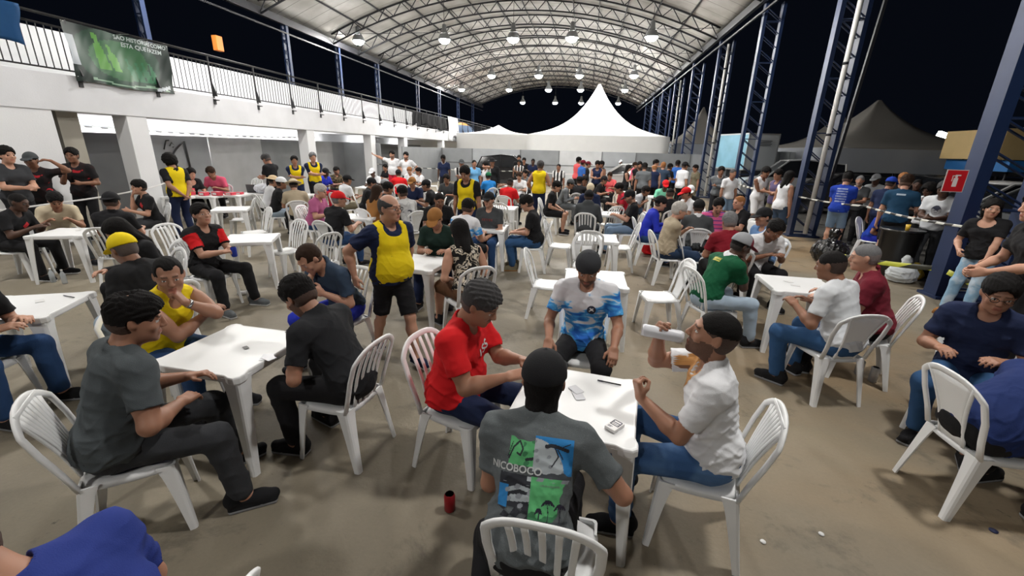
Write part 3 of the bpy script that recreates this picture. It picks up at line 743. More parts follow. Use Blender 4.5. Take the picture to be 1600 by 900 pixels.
def table(x, y, rz, label):
    if not TB0:
        r = empty('plastic_table')
        for nm, me in table_parts(): mobj(nm, me, r)
        TB0.append(r); c = r
    else: c = copy_tree(TB0[0])
    c.location = (x, y, 0); c.rotation_euler = (0, 0, R_(rz)); tag(c, label, 'table', 'white plastic tables'); TABLES.append(c); return c
def text_mesh(txt, size, depth=.001, font_bold=False, spacing=1.0):
    cu = bpy.data.curves.new('t', 'FONT'); cu.body = txt; cu.size = size; cu.align_x = 'CENTER'; cu.align_y = 'CENTER'; cu.space_character = spacing; cu.resolution_u = 3
    cu.offset = size*.02 if font_bold else 0
    o = bpy.data.objects.new('t', cu); C.objects.link(o); dg = bpy.context.evaluated_depsgraph_get(); me = bpy.data.meshes.new_from_object(o.evaluated_get(dg)); bpy.data.objects.remove(o); return me
def decal_text(parent, target, txt, size, org, U, Vv, dirv, m, name='lettering', bold=True, sp=1.0, off=.003):
    """letters pressed on to a curved cloth surface (all in the parent's frame)"""
    me = text_mesh(txt, size, font_bold=bold, spacing=sp); bm = bmesh.new(); bm.from_mesh(me); bmesh.ops.triangulate(bm, faces=bm.faces); bmesh.ops.subdivide_edges(bm, edges=[e for e in bm.edges if e.calc_length() > size*.25], cuts=1)
    bt = BVHTree.FromPolygons([v.co for v in target.vertices], [p.vertices for p in target.polygons]); U = Vector(U); Vv = Vector(Vv); D = Vector(dirv).normalized(); org = Vector(org)
    for v in bm.verts:
        p = org+U*v.co.x+Vv*v.co.y; hit = bt.ray_cast(p-D*.4, D); v.co = (hit[0]-D*off) if hit[0] else p
    bm.to_mesh(me); bm.free(); me.materials.clear(); me.materials.append(m); return mobj(name, me, parent)
def decal_grid(parent, target, w, h, n, org, U, Vv, dirv, mats, paint, name, off=.002):
    """printed picture pressed on to a cloth surface; paint(u, v) -> material index or -1, u v in 0..1"""
    bt = BVHTree.FromPolygons([v.co for v in target.vertices], [p.vertices for p in target.polygons]); U = Vector(U); Vv = Vector(Vv); D = Vector(dirv).normalized(); org = Vector(org)
    m = int(n*h/w); mb = MB(); idx = {}
    def vert(i, j):
        if (i, j) not in idx:
            p = org+U*((i/n-.5)*w)+Vv*((j/m-.5)*h); hit = bt.ray_cast(p-D*.4, D); q = (hit[0]-D*off) if hit[0] else None
            idx[(i, j)] = len(mb.v) if q else None
            if q: mb.v.append(tuple(q))
        return idx[(i, j)]
    for i in range(n):
        for j in range(m):
            k = paint((i+.5)/n, (j+.5)/m)
            if k < 0: continue
            vs = [vert(i, j), vert(i+1, j), vert(i+1, j+1), vert(i, j+1)]
            if None in vs: continue
            mb.f.append(vs); mb.m.append(k); mb.sm.append(True)
    return mb.build(name, mats, parent)
CANS = {}
def can(x, y, z, label, col=(.6, .6, .62), h=.122, tilt=None, group=None):
    mb = MB(); r = .033*(h/.122)**.3
    key = (col, h)
    prof = [(r*.75, 0), (r*.82, .004), (r, .012), (r, h-.014), (r*.82, h-.002), (r*.80, h)]
    o = empty('drink_can', (x, y, z)); m = mat('can_%.2f%.2f%.2f' % col, col, rough=.3, metal=.55, noise=.15, nscale=20)
    mb.lathe(prof); mb.build('can_body', m, o)
    mb = MB(); mb.lathe([(r*.80, h), (r*.76, h-.003), (.002, h-.003)]); mb.box((0, r*.2, h-.001), (.006, .011, .0008)); mb.build('lid', mat('aluminium', (.62, .63, .64), rough=.45, metal=.15), o)
    if tilt is not None: o.rotation_euler = tilt
    return tag(o, label, 'can', group)
def card(x, y, z, rz, label, name='playing_card', m=None, w=.058, l=.088, t=.0012, group=None):
    mb = MB(); pts = []
    for cx, cy, a0 in ((w/2-.006, l/2-.006, 0), (-w/2+.006, l/2-.006, 90), (-w/2+.006, -l/2+.006, 180), (w/2-.006, -l/2+.006, 270)):
        for k in range(4): a = R_(a0+30*k); pts.append((cx+.006*math.cos(a), cy+.006*math.sin(a)))
    mb.loft([[(p[0], p[1], 0) for p in pts], [(p[0], p[1], t) for p in pts]], smooth=False)
    o = mb.build(name, m or mat('card_white', (.72, .72, .72), rough=.35), None, (x, y, z), R_(rz)); return tag(o, label, 'card', group)
def pen(x, y, z, rz, label):
    o = empty('pen', (x, y, z+.005), R_(rz)); mb = MB(); mb.tube([(0, -.07, 0), (0, .04, 0)], .0045, 8); mb.build('barrel', mat('pen_black', (.02, .02, .025), rough=.3), o)
    mb = MB(); mb.tube([(0, .04, 0), (0, .072, 0)], [.005, .0045], 8); mb.box((.0055, .055, 0), (.001, .016, .0018)); mb.build('pen_cap', mat('pen_cap', (.03, .03, .05), rough=.3), o); return tag(o, label, 'pen')
# ---------------------------------------------------------------- the place
FX = -10.5            # balcony facade
def struct(o): o['kind'] = 'structure'; return o
def ground_mat():
    m = bpy.data.materials.new('concrete_floor'); m.use_nodes = True; nt = m.node_tree; L = nt.links.new; b = nt.nodes['Principled BSDF']
    tc = nt.nodes.new('ShaderNodeTexCoord')
    def noise(s, d=6, r=.6, dist=0):
        n = nt.nodes.new('ShaderNodeTexNoise'); n.inputs['Scale'].default_value = s; n.inputs['Detail'].default_value = d; n.inputs['Roughness'].default_value = r; n.inputs['Distortion'].default_value = dist; L(tc.outputs['Object'], n.inputs['Vector']); return n.outputs['Fac']
    def ramp(f, p0, p1, c0=(0, 0, 0, 1), c1=(1, 1, 1, 1)):
        r = nt.nodes.new('ShaderNodeValToRGB'); r.color_ramp.elements[0].position = p0; r.color_ramp.elements[1].position = p1; r.color_ramp.elements[0].color = c0; r.color_ramp.elements[1].color = c1; L(f, r.inputs[0]); return r.outputs[0]
    def mix(f, a, bb, t='MIX'):
        x = nt.nodes.new('ShaderNodeMix'); x.data_type = 'RGBA'; x.blend_type = t
        if isinstance(f, float): x.inputs[0].default_value = f
        else: L(f, x.inputs[0])
        for i, v in ((6, a), (7, bb)):
            if isinstance(v, tuple): x.inputs[i].default_value = v
            else: L(v, x.inputs[i])
        return x.outputs[2]
    base = ramp(noise(.35, 8), .3, .72, (.150, .130, .098, 1), (.295, .257, .192, 1))
    sep = nt.nodes.new('ShaderNodeSeparateXYZ'); L(tc.outputs['Object'], sep.inputs[0])
    # dusty red-brown earth tracked over the slab in the open right half
    mr = nt.nodes.new('ShaderNodeMapRange'); mr.inputs[1].default_value = -.6; mr.inputs[2].default_value = 3.2; L(sep.outputs[0], mr.inputs[0])
    mu = nt.nodes.new('ShaderNodeMath'); mu.operation = 'MULTIPLY'; L(mr.outputs[0], mu.inputs[0]); L(ramp(noise(.22, 5, .6, .5), .40, .62), mu.inputs[1])
    c = mix(mu.outputs[0], base, (.31, .205, .105, 1))
    c = mix(ramp(noise(2.2, 10, .7, .3), .56, .66), c, mix(.45, c, (.06, .052, .045, 1)))
    c = mix(ramp(noise(7, 8, .75, 1.2), .66, .71), c, (.055, .048, .042, 1))       # splashes
    c = mix(ramp(noise(46, 6, .7), .30, .75), mix(.10, c, (0, 0, 0, 1)), c)
    c = mix(ramp(noise(11, 8, .8, .2), .70, .74), c, (.36, .34, .30, 1))
    # darker asphalt outside the row of columns
    mr2 = nt.nodes.new('ShaderNodeMapRange'); mr2.inputs[1].default_value = 5.55; mr2.inputs[2].default_value = 6.1; L(sep.outputs[0], mr2.inputs[0])
    c = mix(mr2.outputs[0], c, ramp(noise(3, 9), .3, .7, (.045, .043, .040, 1), (.10, .095, .088, 1)))
    L(c, b.inputs['Base Color']); L(ramp(noise(1.1, 6), .3, .7, (.48, .48, .48, 1), (.8, .8, .8, 1)), b.inputs['Roughness'])
    b.inputs['Specular IOR Level'].default_value = .35
    bp = nt.nodes.new('ShaderNodeBump'); bp.inputs['Strength'].default_value = .35; bp.inputs['Distance'].default_value = .01; L(noise(28, 8), bp.inputs['Height']); L(bp.outputs[0], b.inputs['Normal']); return m
mb = MB(); mb.add([(-60, -20, 0), (60, -20, 0), (60, 110, 0), (-60, 110, 0)], [(0, 1, 2, 3)]); struct(mb.build('floor', ground_mat()))
M_wall = mat('white_paint', (.74, .75, .77), rough=.75, noise=.06, nscale=1.2, bump=.15, bscale=40)
M_wall2 = mat('white_paint_grimy', (.66, .67, .70), rough=.8, noise=.13, nscale=1.6, bump=.15, bscale=40)
M_beige = mat('beige_paint', (.36, .34, .29), rough=.8, noise=.08, nscale=2)
M_blk = mat('black_iron', (.012, .012, .014), rough=.5)
M_blue = mat('blue_steel', (.011, .026, .080), rough=.45, noise=.2, nscale=3, metal=.2)
M_dkst = mat('dark_steel', (.018, .019, .024), rough=.5, noise=.15, nscale=3, metal=.2)
M_zinc = [mat('zinc_%d' % i, c, rough=.55, metal=.25, noise=.22, nscale=1.6) for i, c in enumerate([(.22, .23, .24), (.32, .335, .35), (.46, .47, .48), (.13, .135, .14)])]
# left building: fascia beam, posts, solid wall, ceiling slab, parapet behind the railing
mb = MB(); mb.box((FX-.15, 35, 2.92), (.15, 40, .35)); struct(mb.build('wall_left', M_wall2, bevel=.012))
mb = MB(); mb.box((FX-2.3, 35, 2.77), (2.1, 40, .18)); struct(mb.build('ceiling', M_wall))
for y in (9.15, 15.85, 20.9, 24.95, 31.9, 38, 44.5, 51, 58): mb = MB(); mb.box((FX-.22, y, 1.285), (.20, .24, 1.285)); struct(mb.build('trim_1', M_wall, bevel=.01))
mb = MB(); mb.box((-10.62, .55, 1.285), (.10, 6.9, 1.285)); struct(mb.build('wall_left', M_wall))
mb = MB(); mb.box((-11.2, 7.95, 1.34), (.35, .2, 1.34)); struct(mb.build('wall_left', M_beige))
mb = MB(); mb.box((-13.5, 35, 1.35), (.1, 40, 1.35)); struct(mb.build('wall_left', M_wall))
mb = MB(); mb.box((-12.45, 13.0, 3.85), (.1, 18.5, .55)); struct(mb.build('wall_left_upper', M_wall))
# zinc sheet partition under the balcony
mb = MB(); y = 8.1; k = 0
while y < 21.0:
    w = (2.6, 2.2, 2.4)[k % 3]; mb.box((-12.3-.02*(k % 2), y+w/2, 1.10), (.02, w/2-.012, 1.10), mi=(3, 1, 2, 0, 2, 1, 3)[k % 7]); y += w; k += 1
struct(mb.build('wall_left', M_zinc))
mb = MB(); mb.box((-11.4, 21.2, 1.1), (1.1, .02, 1.1), mi=1); mb.box((-12.6, 27, 1.1), (.02, 5.6, 1.1), mi=3); struct(mb.build('wall_left', M_zinc))
# far fence of zinc sheets
mb = MB(); x = -9.2; k = 0
while x < 10.4:
    w = (2.0, 3.1, 2.4, 2.6)[k % 4]; mb.box((x+w/2, 27.6, 1.03), (w/2-.012, .02, 1.03), mi=(0, 1, 0, 2, 1, 0, 1, 0)[k % 8]); mb.box((x, 27.56, 1.03), (.03, .03, 1.03), mi=3); mb.box((x+w/2, 27.57, 1.2), (w/2, .012, .02), mi=3); x += w; k += 1
struct(mb.build('wall_back', M_zinc))
mb = MB(); mb.box((-9.25, 24.5, 1.03), (.02, 3.1, 1.03), mi=0); struct(mb.build('wall_back', M_zinc))
# graffiti on the partition
g_ = empty('graffiti', (-12.275, 11.9, 1.5)); mb = MB()
strip(mb, [(0, .10, .55), (0, .12, .2), (0, .14, -.35)], (0, 1, 0), .035, .004); mb.build('stroke', M_blk, g_)
mb = MB(); strip(mb, [(0, .02+-.42*math.sin(PI*t), .50-.95*t) for t in [k/14 for k in range(15)]], lambda i: (0, 1, .3), .03, .004); mb.build('stroke', M_blk, g_)
mb = MB(); strip(mb, [(0, -.62, .30), (0, -.55, .45), (0, -.50, .55), (0, -.40, .56)], (0, 0, 1), .02, .004); strip(mb, [(0, -.42, .40), (0, -.33, .50), (0, -.25, .40), (0, -.33, .36)], (0, 0, 1), .018, .004); mb.build('stroke', M_blk, g_)
tag(g_, 'black spray-painted graffiti curve on the zinc sheets below the balcony', 'graffiti')
# balcony railing
rl = empty('balcony_railing', (FX, 0, 3.27)); Y0, Y1 = -.5, 58.0
for z, r in ((1.04, .028), (.86, .022), (.08, .016)):
    mb = MB(); mb.tube([(0, Y0, z), (0, Y1, z)], r, 8); mb.build('handrail' if z > 1 else 'rail', M_blk, rl)
y = 8.1-1.7*5; ys = []
while y < Y1: ys.append(y); y += 1.7
for i, y in enumerate(ys):
    mb = MB(); mb.box((0, y, .50), (.022, .014, .54)); mb.loft([[(.0, y-.012, .40), (0, y+.012, .40), (.01, y+.012, .40), (.01, y-.012, .40)], [(.0, y-.012, .0), (0, y+.012, .0), (.13, y+.012, .0), (.13, y-.012, .0)]], smooth=False)
    mb.box((.07, y, -.10), (.07, .035, .012)); mb.box((.012, y, -.14), (.012, .04, .07)); mb.build('post', M_blk, rl)
    mb = MB(); n = 13 if y < 30 else 9
    for k in range(1, n): mb.box((0, y+1.7*k/n, .47), (.007, .007, .39))
    mb.build('baluster_panel', M_blk, rl)
tag(rl, 'long black iron railing along the white balcony on the left', 'railing')
# green bottle banner
def banner():
    y0, y1, z0, z1 = 8.0, 10.25, 3.17, 4.28; o = empty('banner', (FX+.06, y0, z0)); W, H = y1-y0, z1-z0; n, m = 74, 38; mb = MB(); idx = {}
    def xx(u, v): return .018*math.sin(u*17+v*3)+.014*math.sin(u*31-v*9)+.02*math.sin(v*5+u*4)+(.05*max(0, .22-v)*math.sin(u*40))
    for j in range(m+1):
        for i in range(n+1):
            u, v = i/n, j/m; mb.v.append((xx(u, v), u*W, v*H+(.05*math.sin(u*9)*max(0, .3-v))-.03*math.sin(u*PI)*v))
    def bottle(u, v, cu, c0, hh, w):
        t = (v-c0)/hh
        if not 0 < t < 1: return False
        ww = w if t < .55 else (w*(1-(t-.55)/.2*.62) if t < .75 else w*.38)
        return abs(u-cu-(t-.5)*-.05) < ww
    for j in range(m):
        for i in range(n):
            u, v = (i+.5)/n, (j+.5)/m; c = 0; d = ((u-.45)/.42)**2+((v-.5)/.55)**2
            if d < 1: c = 1
            if d < .45: c = 2
            for cu, c0, hh, w, mi in ((.27, .30, .62, .045, 4), (.38, .28, .48, .04, 4), (.55, .17, .4, .03, 3), (.63, .17, .36, .03, 3), (.70, .17, .38, .03, 3), (.77, .17, .38, .03, 3)):
                if bottle(u, v, cu, c0, hh, w): c = mi
            if v < .10 and .15 < u < .95 and abs(v-.06-.02*math.sin(u*11)) < .015: c = 5
            if u < .07 and .30 < v < .80: c = 6
            if u > .78 and u < .96 and abs(v-.02-.6*(u-.78)) < .035: c = 6
            a = j*(n+1)+i; mb.f.append([a, a+1, a+n+2, a+n+1]); mb.m.append(c); mb.sm.append(True)
    cols = [(.010, .022, .018), (.012, .05, .028), (.03, .12, .045), (.035, .16, .075), (.10, .30, .05), (.25, .38, .28), (.42, .46, .50)]
    ms = [mat('banner_%d' % i, c, rough=.4, spec=.5) for i, c in enumerate(cols)]
    sh = mb.build('banner_sheet', ms, o)
    for t, z, sz in (('SÃO HISTÓRIAS COMO', .955, .118), ('ESTA QUE FAZEM', .84, .125)):
        decal_text(o, sh.data, t, sz*.96, (.3, W*.70, (z-.035)*H), (0, 1, 0), (0, 0, 1), (-1, 0, 0), mat('banner_letters', (.45, .52, .52), rough=.5), off=.006)
    mb = MB()
    for yy, zz in ((.02, H*.97), (W*.5, H*.98), (W-.03, H*.96), (.03, .08), (W-.03, .06)): mb.tube([(-.05, yy, zz), (.03, yy, zz+.01)], .007, 6)
    mb.build('cable_tie', mat('tie_white', (.5, .5, .5)), o)
    return tag(o, 'dark green vinyl banner with glowing green bottles tied to the balcony railing', 'banner')
banner()
def hang(name, y0, y1, z0, z1, m, label, cat, seed=0, x=FX+.07, amp=.03):
    mb = MB(); n, k = 18, 10
    for j in range(k+1):
        for i in range(n+1):
            u, v = i/n, j/k; mb.v.append((x+amp*math.sin(u*13+seed)+amp*.5*math.sin(v*5+u*29), y0+(y1-y0)*(u+.06*math.sin(v*4+seed)*(1-v)), z1-(z1-z0)*v*(1-.12*math.sin(u*7+seed*2))))
    for j in range(k):
        for i in range(n): a = j*(n+1)+i; mb.f.append([a, a+1, a+n+2, a+n+1]); mb.m.append(0); mb.sm.append(True)
    o = mb.build(name, m); s_ = o.modifiers.new('t', 'SOLIDIFY'); s_.thickness = .008; return tag(o, label, cat)
hang('tarpaulin', 5.6, 7.25, 3.62, 4.35, fab('tarpblue', (.012, .06, .16)), 'blue tarpaulin hung over the near end of the balcony railing', 'tarpaulin', 1)
for i, (y0, y1, z0) in enumerate(((25.8, 27.2, 3.35), (27.4, 30.0, 3.42), (30.1, 32.6, 3.3))):
    hang('drying_cloth', y0, y1, z0, 4.12, fab('black', PAL['black']), ['narrow black cloth hung on the railing, nearest of the three black cloths', 'wide black cloth in the middle of the three on the railing', 'black cloth on the railing beside the long white sheet'][i], 'cloth', i+2)
hang('bed_sheet', 33.0, 35.6, 2.75, 4.3, fab('white', PAL['white']), 'long white sheet hanging over the balcony railing', 'sheet', 5)
hang('towel', 47.5, 50.6, 3.4, 4.3, fab('white', PAL['white']), 'small white towel on the far balcony railing beside the dome tent', 'towel', 7)
f = Fld(); f.ell((0, 0, .0), (1.15, 2.6, 1.25), k=0); f.plane((0, 0, 0), (0, 0, 1)); dt = empty('dome_tent', (-11.85, 41.5, 3.1))
mobj('canopy', f.mesh('canopy', .09, [mat('tent_blue', (.10, .17, .30), rough=.6), mat('tent_orange', (.75, .30, .04), rough=.6)], lambda c: (c[:, 2] > .98).astype(int)), dt)
mb = MB(); mb.tube([(1.17*math.sin(a), 0, 1.27*math.cos(a)) for a in [(-90+15*k)*PI/180 for k in range(13)]], .03, 6); mb.build('tent_pole', M_blk, dt); tag(dt, 'blue dome tent with an orange top pitched on the balcony', 'tent')
mb = MB(); mb.box((0, 0, 0), (.10, .14, .24)); o = mb.build('meter_box', mat('orange_box', (.75, .22, .04), rough=.5), None, (-13.25, 15.1, 5.38), bevel=.02); tag(o, 'small orange box on a blue roof post above the balcony', 'box')
# ---------------------------------------------------------------- the arched hall roof
XL, XR, ZE, ZT, YN, YF = -13.4, 5.45, 7.0, 2.05, -9.0, 56.5
XM, HW = (XL+XR)/2, (XR-XL)/2
def arch(x, dz=0): return ZE+ZT*(1-((x-XM)/HW)**2)+dz
def roof_mat():
    m = bpy.data.materials.new('membrane'); m.use_nodes = True; nt = m.node_tree; L = nt.links.new; b = nt.nodes['Principled BSDF']; tc = nt.nodes.new('ShaderNodeTexCoord')
    n = nt.nodes.new('ShaderNodeTexNoise'); n.inputs['Scale'].default_value = .8; n.inputs['Detail'].default_value = 6; L(tc.outputs['Object'], n.inputs['Vector'])
    r = nt.nodes.new('ShaderNodeValToRGB'); r.color_ramp.elements[0].color = (.36, .345, .31, 1); r.color_ramp.elements[1].color = (.60, .59, .56, 1); r.color_ramp.elements[0].position = .3; r.color_ramp.elements[1].position = .7; L(n.outputs['Fac'], r.inputs[0])
    s = nt.nodes.new('ShaderNodeSeparateXYZ'); L(tc.outputs['Object'], s.inputs[0])
    a = nt.nodes.new('ShaderNodeMath'); a.operation = 'FRACT'; d = nt.nodes.new('ShaderNodeMath'); d.operation = 'DIVIDE'; d.inputs[1].default_value = .87; L(s.outputs[1], d.inputs[0]); L(d.outputs[0], a.inputs[0])
    g = nt.nodes.new('ShaderNodeMath'); g.operation = 'LESS_THAN'; g.inputs[1].default_value = .05; L(a.outputs[0], g.inputs[0])
    mx = nt.nodes.new('ShaderNodeMix'); mx.data_type = 'RGBA'; L(g.outputs[0], mx.inputs[0]); L(r.outputs[0], mx.inputs[6]); mx.inputs[7].default_value = (.24, .23, .21, 1); L(mx.outputs[2], b.inputs['Base Color']); b.inputs['Roughness'].default_value = .6; return m
mb = MB(); n = 40; rings = []
for k in range(n+1):
    x = XL-.3+(XR-XL+.6)*k/n; rings.append([(x, y, arch(x, .50)) for y in [YN+(YF-YN)*q/30 for q in range(31)]])
mb.loft(rings, closed=False, caps=False); o = struct(mb.build('ceiling', roof_mat())); sd_ = o.modifiers.new('t', 'SOLIDIFY'); sd_.thickness = .02; sd_.offset = 1
cols_y = [7.45+5.2*i for i in range(-3, 10)]; trs = [y for y in cols_y if y < 23]+[cols_y[5]+1+2.6*k for k in range(0, 14)]
trs = [-8.15, -2.95, 2.25, 7.45, 12.65, 17.7, 22.9]+[25.5+2.6*k for k in range(12)]
for ti, y in enumerate(trs):
    t = empty('roof_truss', (0, y, 0)); far = y > 34; ns = 22
    for nm, dz, r in (('top_chord', .45, .04), ('bottom_chord', -.02, .04)):
        mb = MB(); mb.tube([(XL+(XR-XL)*k/36, 0, arch(XL+(XR-XL)*k/36, dz)) for k in range(37)], r, 4 if far else 6); mb.build(nm, M_dkst, t)
    mb = MB()
    for k in range(ns):
        xa, xm, xb = XL+(XR-XL)*k/ns, XL+(XR-XL)*(k+.5)/ns, XL+(XR-XL)*(k+1)/ns
        mb.bar((xa, 0, arch(xa, -.02)), (xm, 0, arch(xm, .45)), .035, .035); mb.bar((xm, 0, arch(xm, .45)), (xb, 0, arch(xb, -.02)), .035, .035)
    mb.build('web', M_dkst, t); t['kind'] = 'structure'
for k in range(1, 14):
    x = XL+(XR-XL)*k/14; mb = MB(); mb.bar((x, YN, arch(x, .455)), (x, YF, arch(x, .455)), .05, .06); struct(mb.build('trim_2', M_dkst))
for x in (XL, XR):
    mb = MB(); mb.bar((x, YN, ZE+.1), (x, YF, ZE+.1), .14, .28); mb.bar((x, YN, ZE-.35), (x, YF, ZE-.35), .06, .06); struct(mb.build('trim_3', M_dkst))
# long thin tie rods across some bays
for y in (17.7, 22.9, 28.1, 33.3): mb = MB(); mb.bar((XL, y, ZE+.45), (XR, y, ZE+.45), .02, .02); struct(mb.build('trim_4', M_dkst))
def lcol(x, y, ztop, label, wid=.46, d=.22, cw=.045, pipe=False, z0=0, group='blue lattice columns', inner=-1):
    o = empty('lattice_column', (x, y, z0)); H = ztop-z0
    for sx in (0, 1):
        mb = MB(); cx = sx*wid; w = .085
        mb.box((cx, 0, H/2), (cw, d/2+.03, H/2))
        mb.build('chord', M_blue, o)
    mb = MB(); k = 0; z = .12; st = .42
    while z+st < H:
        for yy in (-d/2, d/2):
            mb.bar((0, yy, z), (wid, yy, z+st) if k % 2 == 0 else (wid, yy, z), .045, .02) if False else mb.bar((0, yy, z+st), (wid, yy, z), .045, .02)
            mb.bar((0, yy, z), (wid, yy, z), .04, .02) if k % 3 == 0 else None
        mb.bar((0, -d/2, z), (0, d/2, z+st), .03, .02); mb.bar((wid, -d/2, z), (wid, d/2, z+st), .03, .02)
        z += st; k += 1
    mb.build('lacing', M_blue, o)
    mb = MB(); mb.box((wid/2, 0, .02), (wid/2+.12, d/2+.10, .02)); mb.build('base_plate', M_blue, o)
    tag(o, label, 'column', group)
    if pipe:
        p = empty('drain_pipe', (x+wid*.52, y-.20, 0)); mb = MB(); mb.tube([(0, 0, .1), (0, 0, ztop-.2)], .055, 12); mb.build('pipe', mat('pvc_white', (.62, .62, .60), rough=.4, noise=.1, nscale=6), p)
        for zz in (1.0, 2.6, 4.2, 5.8): mb = MB(); mb.tube([(0, 0, zz-.03), (0, 0, zz+.03)], .062, 12); mb.build('clamp', M_dkst, p)
        tag(p, 'white drain pipe running up inside '+pipe, 'pipe')
names = ['nearest blue lattice column, with the red extinguisher sign', 'blue lattice column with white pipe beside the man in blue shirt', 'slim blue lattice column behind the man in white tank top', 'blue lattice column with pipe left of the printed container', 'blue lattice column right of the big white tent, nearest of that row']
LC = [7.45, 12.65, 17.85, 23.05, 28.25, 33.45, 38.65, 43.85, 49.05]
for i, y in enumerate(LC):
    wl = .80 if i == 0 else .56
    lcol(5.62, y, 7.0, names[i] if i < 5 else 'blue lattice column in the receding row at the far right side of the hall', wid=wl, d=.20 if i == 0 else .16, cw=.085 if i == 0 else .05, pipe={1: 'the second blue column', 3: 'the fourth blue column', 5: 'a far blue column'}.get(i), group='blue lattice columns' if i < 5 else 'far blue lattice columns')
for i, y in enumerate((2.2, 7.4, 12.6, 19.3, 23.5, 28.0, 34.8, 40, 46, 52)):
    lcol(-13.6, y, 7.0, 'blue roof post standing behind the balcony railing on the left', wid=.20, d=.10, cw=.03, z0=3.0, group='blue roof posts behind the balcony')
mb = MB(); mb.bar((6.9, 13.2, 7.4), (6.4, 13.0, 0), .07, .07); tag(mb.build('stay_pole', M_dkst), 'thin dark steel stay leaning behind the second blue column', 'pole')
# high-bay lamps
M_lamp = mat('lamp_glow', (1.0, .97, .92), emit=1.0); 
for n_ in M_lamp.node_tree.nodes:
    if n_.type == 'BSDF_PRINCIPLED': n_.inputs['Emission Strength'].default_value = LAMP_E
M_hous = mat('lamp_housing', (.25, .26, .27), rough=.4, metal=.6)
L0 = [None]
def lamp(x, y, z=7.25, r=.19, far=True):
    if L0[0] is None:
        o = empty('high_bay_lamp'); mb = MB(); mb.lathe([(.03, .62), (.07, .60), (.09, .36), (.20, .16), (.24, .06), (.25, .02)], n=16); mb.build('housing', M_hous, o)
        mb = MB(); mb.lathe([(.01, -.13), (.10, -.11), (.17, -.06), (.195, .0), (.19, .05), (.01, .06)], n=14); mb.build('bulb', M_lamp, o)
        mb = MB(); mb.tube([(0, 0, .6), (0, 0, 1.5)], .008, 5); mb.build('hanging_cable', M_blk, o); L0[0] = o; c = o
    else: c = copy_tree(L0[0])
    c.location = (x, y, z); c.scale = (1.35, 1.35, 1.2)
    tag(c, 'glowing white round lamp hanging under the arched roof', 'lamp', 'high bay lamps under the roof')
for y, xs in ((23.6, (-12.3, -7.6, -4.05, -1.15, 2.6)), (34.5, (-7.5, -3.95, -.98, 2.88)), (42.1, (-12.0, -7.5, -3.88, -1.0, 2.85)), (53.0, (-7.8, -4.05, -1.1, 3.0)),
              (12.8, (-11.4, -7.5, -1.1, 2.7)), (3.0, (-7.3, 2.9)), (-7.0, (-3.0,))):
    for x in xs: lamp(x, y)
# unseen lamps added behind the zinc partition to brighten the wall above it
for y in (10.2, 12.6, 15.0, 17.4, 19.8, 24.5, 30.0):
    o = empty('added_fill_lamp', (-13.1, y, 1.86)); mb = MB(); mb.box((0, 0, -.05), (.05, .6, .022)); mb.build('fitting', M_hous, o); mb = MB(); mb.tube([(0, 0, -1.86), (0, 0, -.05)], .015, 6); mb.build('stand', M_hous, o); mb = MB(); mb.tube([(0, -.56, .0), (0, .56, .0)], .02, 8); m_ = mat('fill_tube_glow', (1, .98, .95), emit=FILL_TUBE_E); mb.build('tube', m_, o)
    tag(o, 'added unseen batten lamp brightening the wall behind the zinc sheets', 'lamp', 'added batten lamps behind the partition')
# ---------------------------------------------------------------- tents, container, fences, cars
def tent(name, cx, cy, hw, z0, zv, za, m, mv, label, hd=None):
    hd = hd or hw; o = empty(name, (cx, cy, 0)); mb = MB(); rings = []
    for k in range(15):
        t = k/14; r = (1-t)**1.0*.985+.015; z = zv+(za-zv)*(t**1.0*.30+.70*t**3.2); rings.append([])
        for q in range(4):
            a, b = [((-1, -1), (1, -1)), ((1, -1), (1, 1)), ((1, 1), (-1, 1)), ((-1, 1), (-1, -1))][q]
            for j in range(6): u = j/6; rings[-1].append(((a[0]+(b[0]-a[0])*u)*hw*r, (a[1]+(b[1]-a[1])*u)*hd*r, z+.0*u))
    mb.loft(rings); c_ = mb.build('canopy', m, o)
    mb = MB(); pts = []
    for q in range(4):
        a, b = [((-1, -1), (1, -1)), ((1, -1), (1, 1)), ((1, 1), (-1, 1)), ((-1, 1), (-1, -1))][q]
        for j in range(14): u = j/14; pts.append((a[0]+(b[0]-a[0])*u, a[1]+(b[1]-a[1])*u, math.sin(j*2.3)*.02))
    mb.loft([[(x*(hw+w*.5), y*(hd+w*.5), z0) for x, y, w in pts], [(x*hw, y*hd, zv) for x, y, w in pts]], caps=False); mb.build('valance', mv, o)
    for sx in (-1, 1):
        for sy in (-1, 1): mb = MB(); mb.tube([(sx*(hw-.08), sy*(hd-.08), 0), (sx*(hw-.08), sy*(hd-.08), zv)], .05, 8); mb.build('leg', M_dkst, o)
    return tag(o, label, 'tent')
Mt = mat('tent_white', (.82, .83, .84), rough=.6); Mtv = mat('tent_valance', (.66, .66, .65), rough=.7, noise=.05, nscale=2)
Mtg = mat('tent_grey', (.17, .16, .145), rough=.7, noise=.08, nscale=1); Mtgv = mat('tent_grey_side', (.27, .29, .32), rough=.75, noise=.08, nscale=1.5)
tent('pyramid_tent', .55, 35.7, 4.75, 1.9, 3.08, 6.9, Mt, Mtv, 'big white pyramid tent standing behind the zinc fence at the back')
tent('canopy_tent', -7.25, 36.2, 2.95, 2.0, 3.18, 3.9, Mt, Mtv, 'low white canopy tent at the far left end of the fence', hd=2.0)
tent('party_tent', 14.95, 27.2, 4.3, 1.45, 2.5, 5.0, Mtg, Mtgv, 'grey unlit pyramid tent outside on the right, above the parked cars')
tent('party_tent', 10.0, 43.5, 3.0, 1.5, 2.9, 6.1, Mtg, Mtgv, 'grey pyramid tent seen between the far columns')
tent('party_tent', 18.3, 37.5, 3.0, 1.5, 2.9, 5.3, Mtg, Mtgv, 'farthest grey tent peak behind the second blue column')
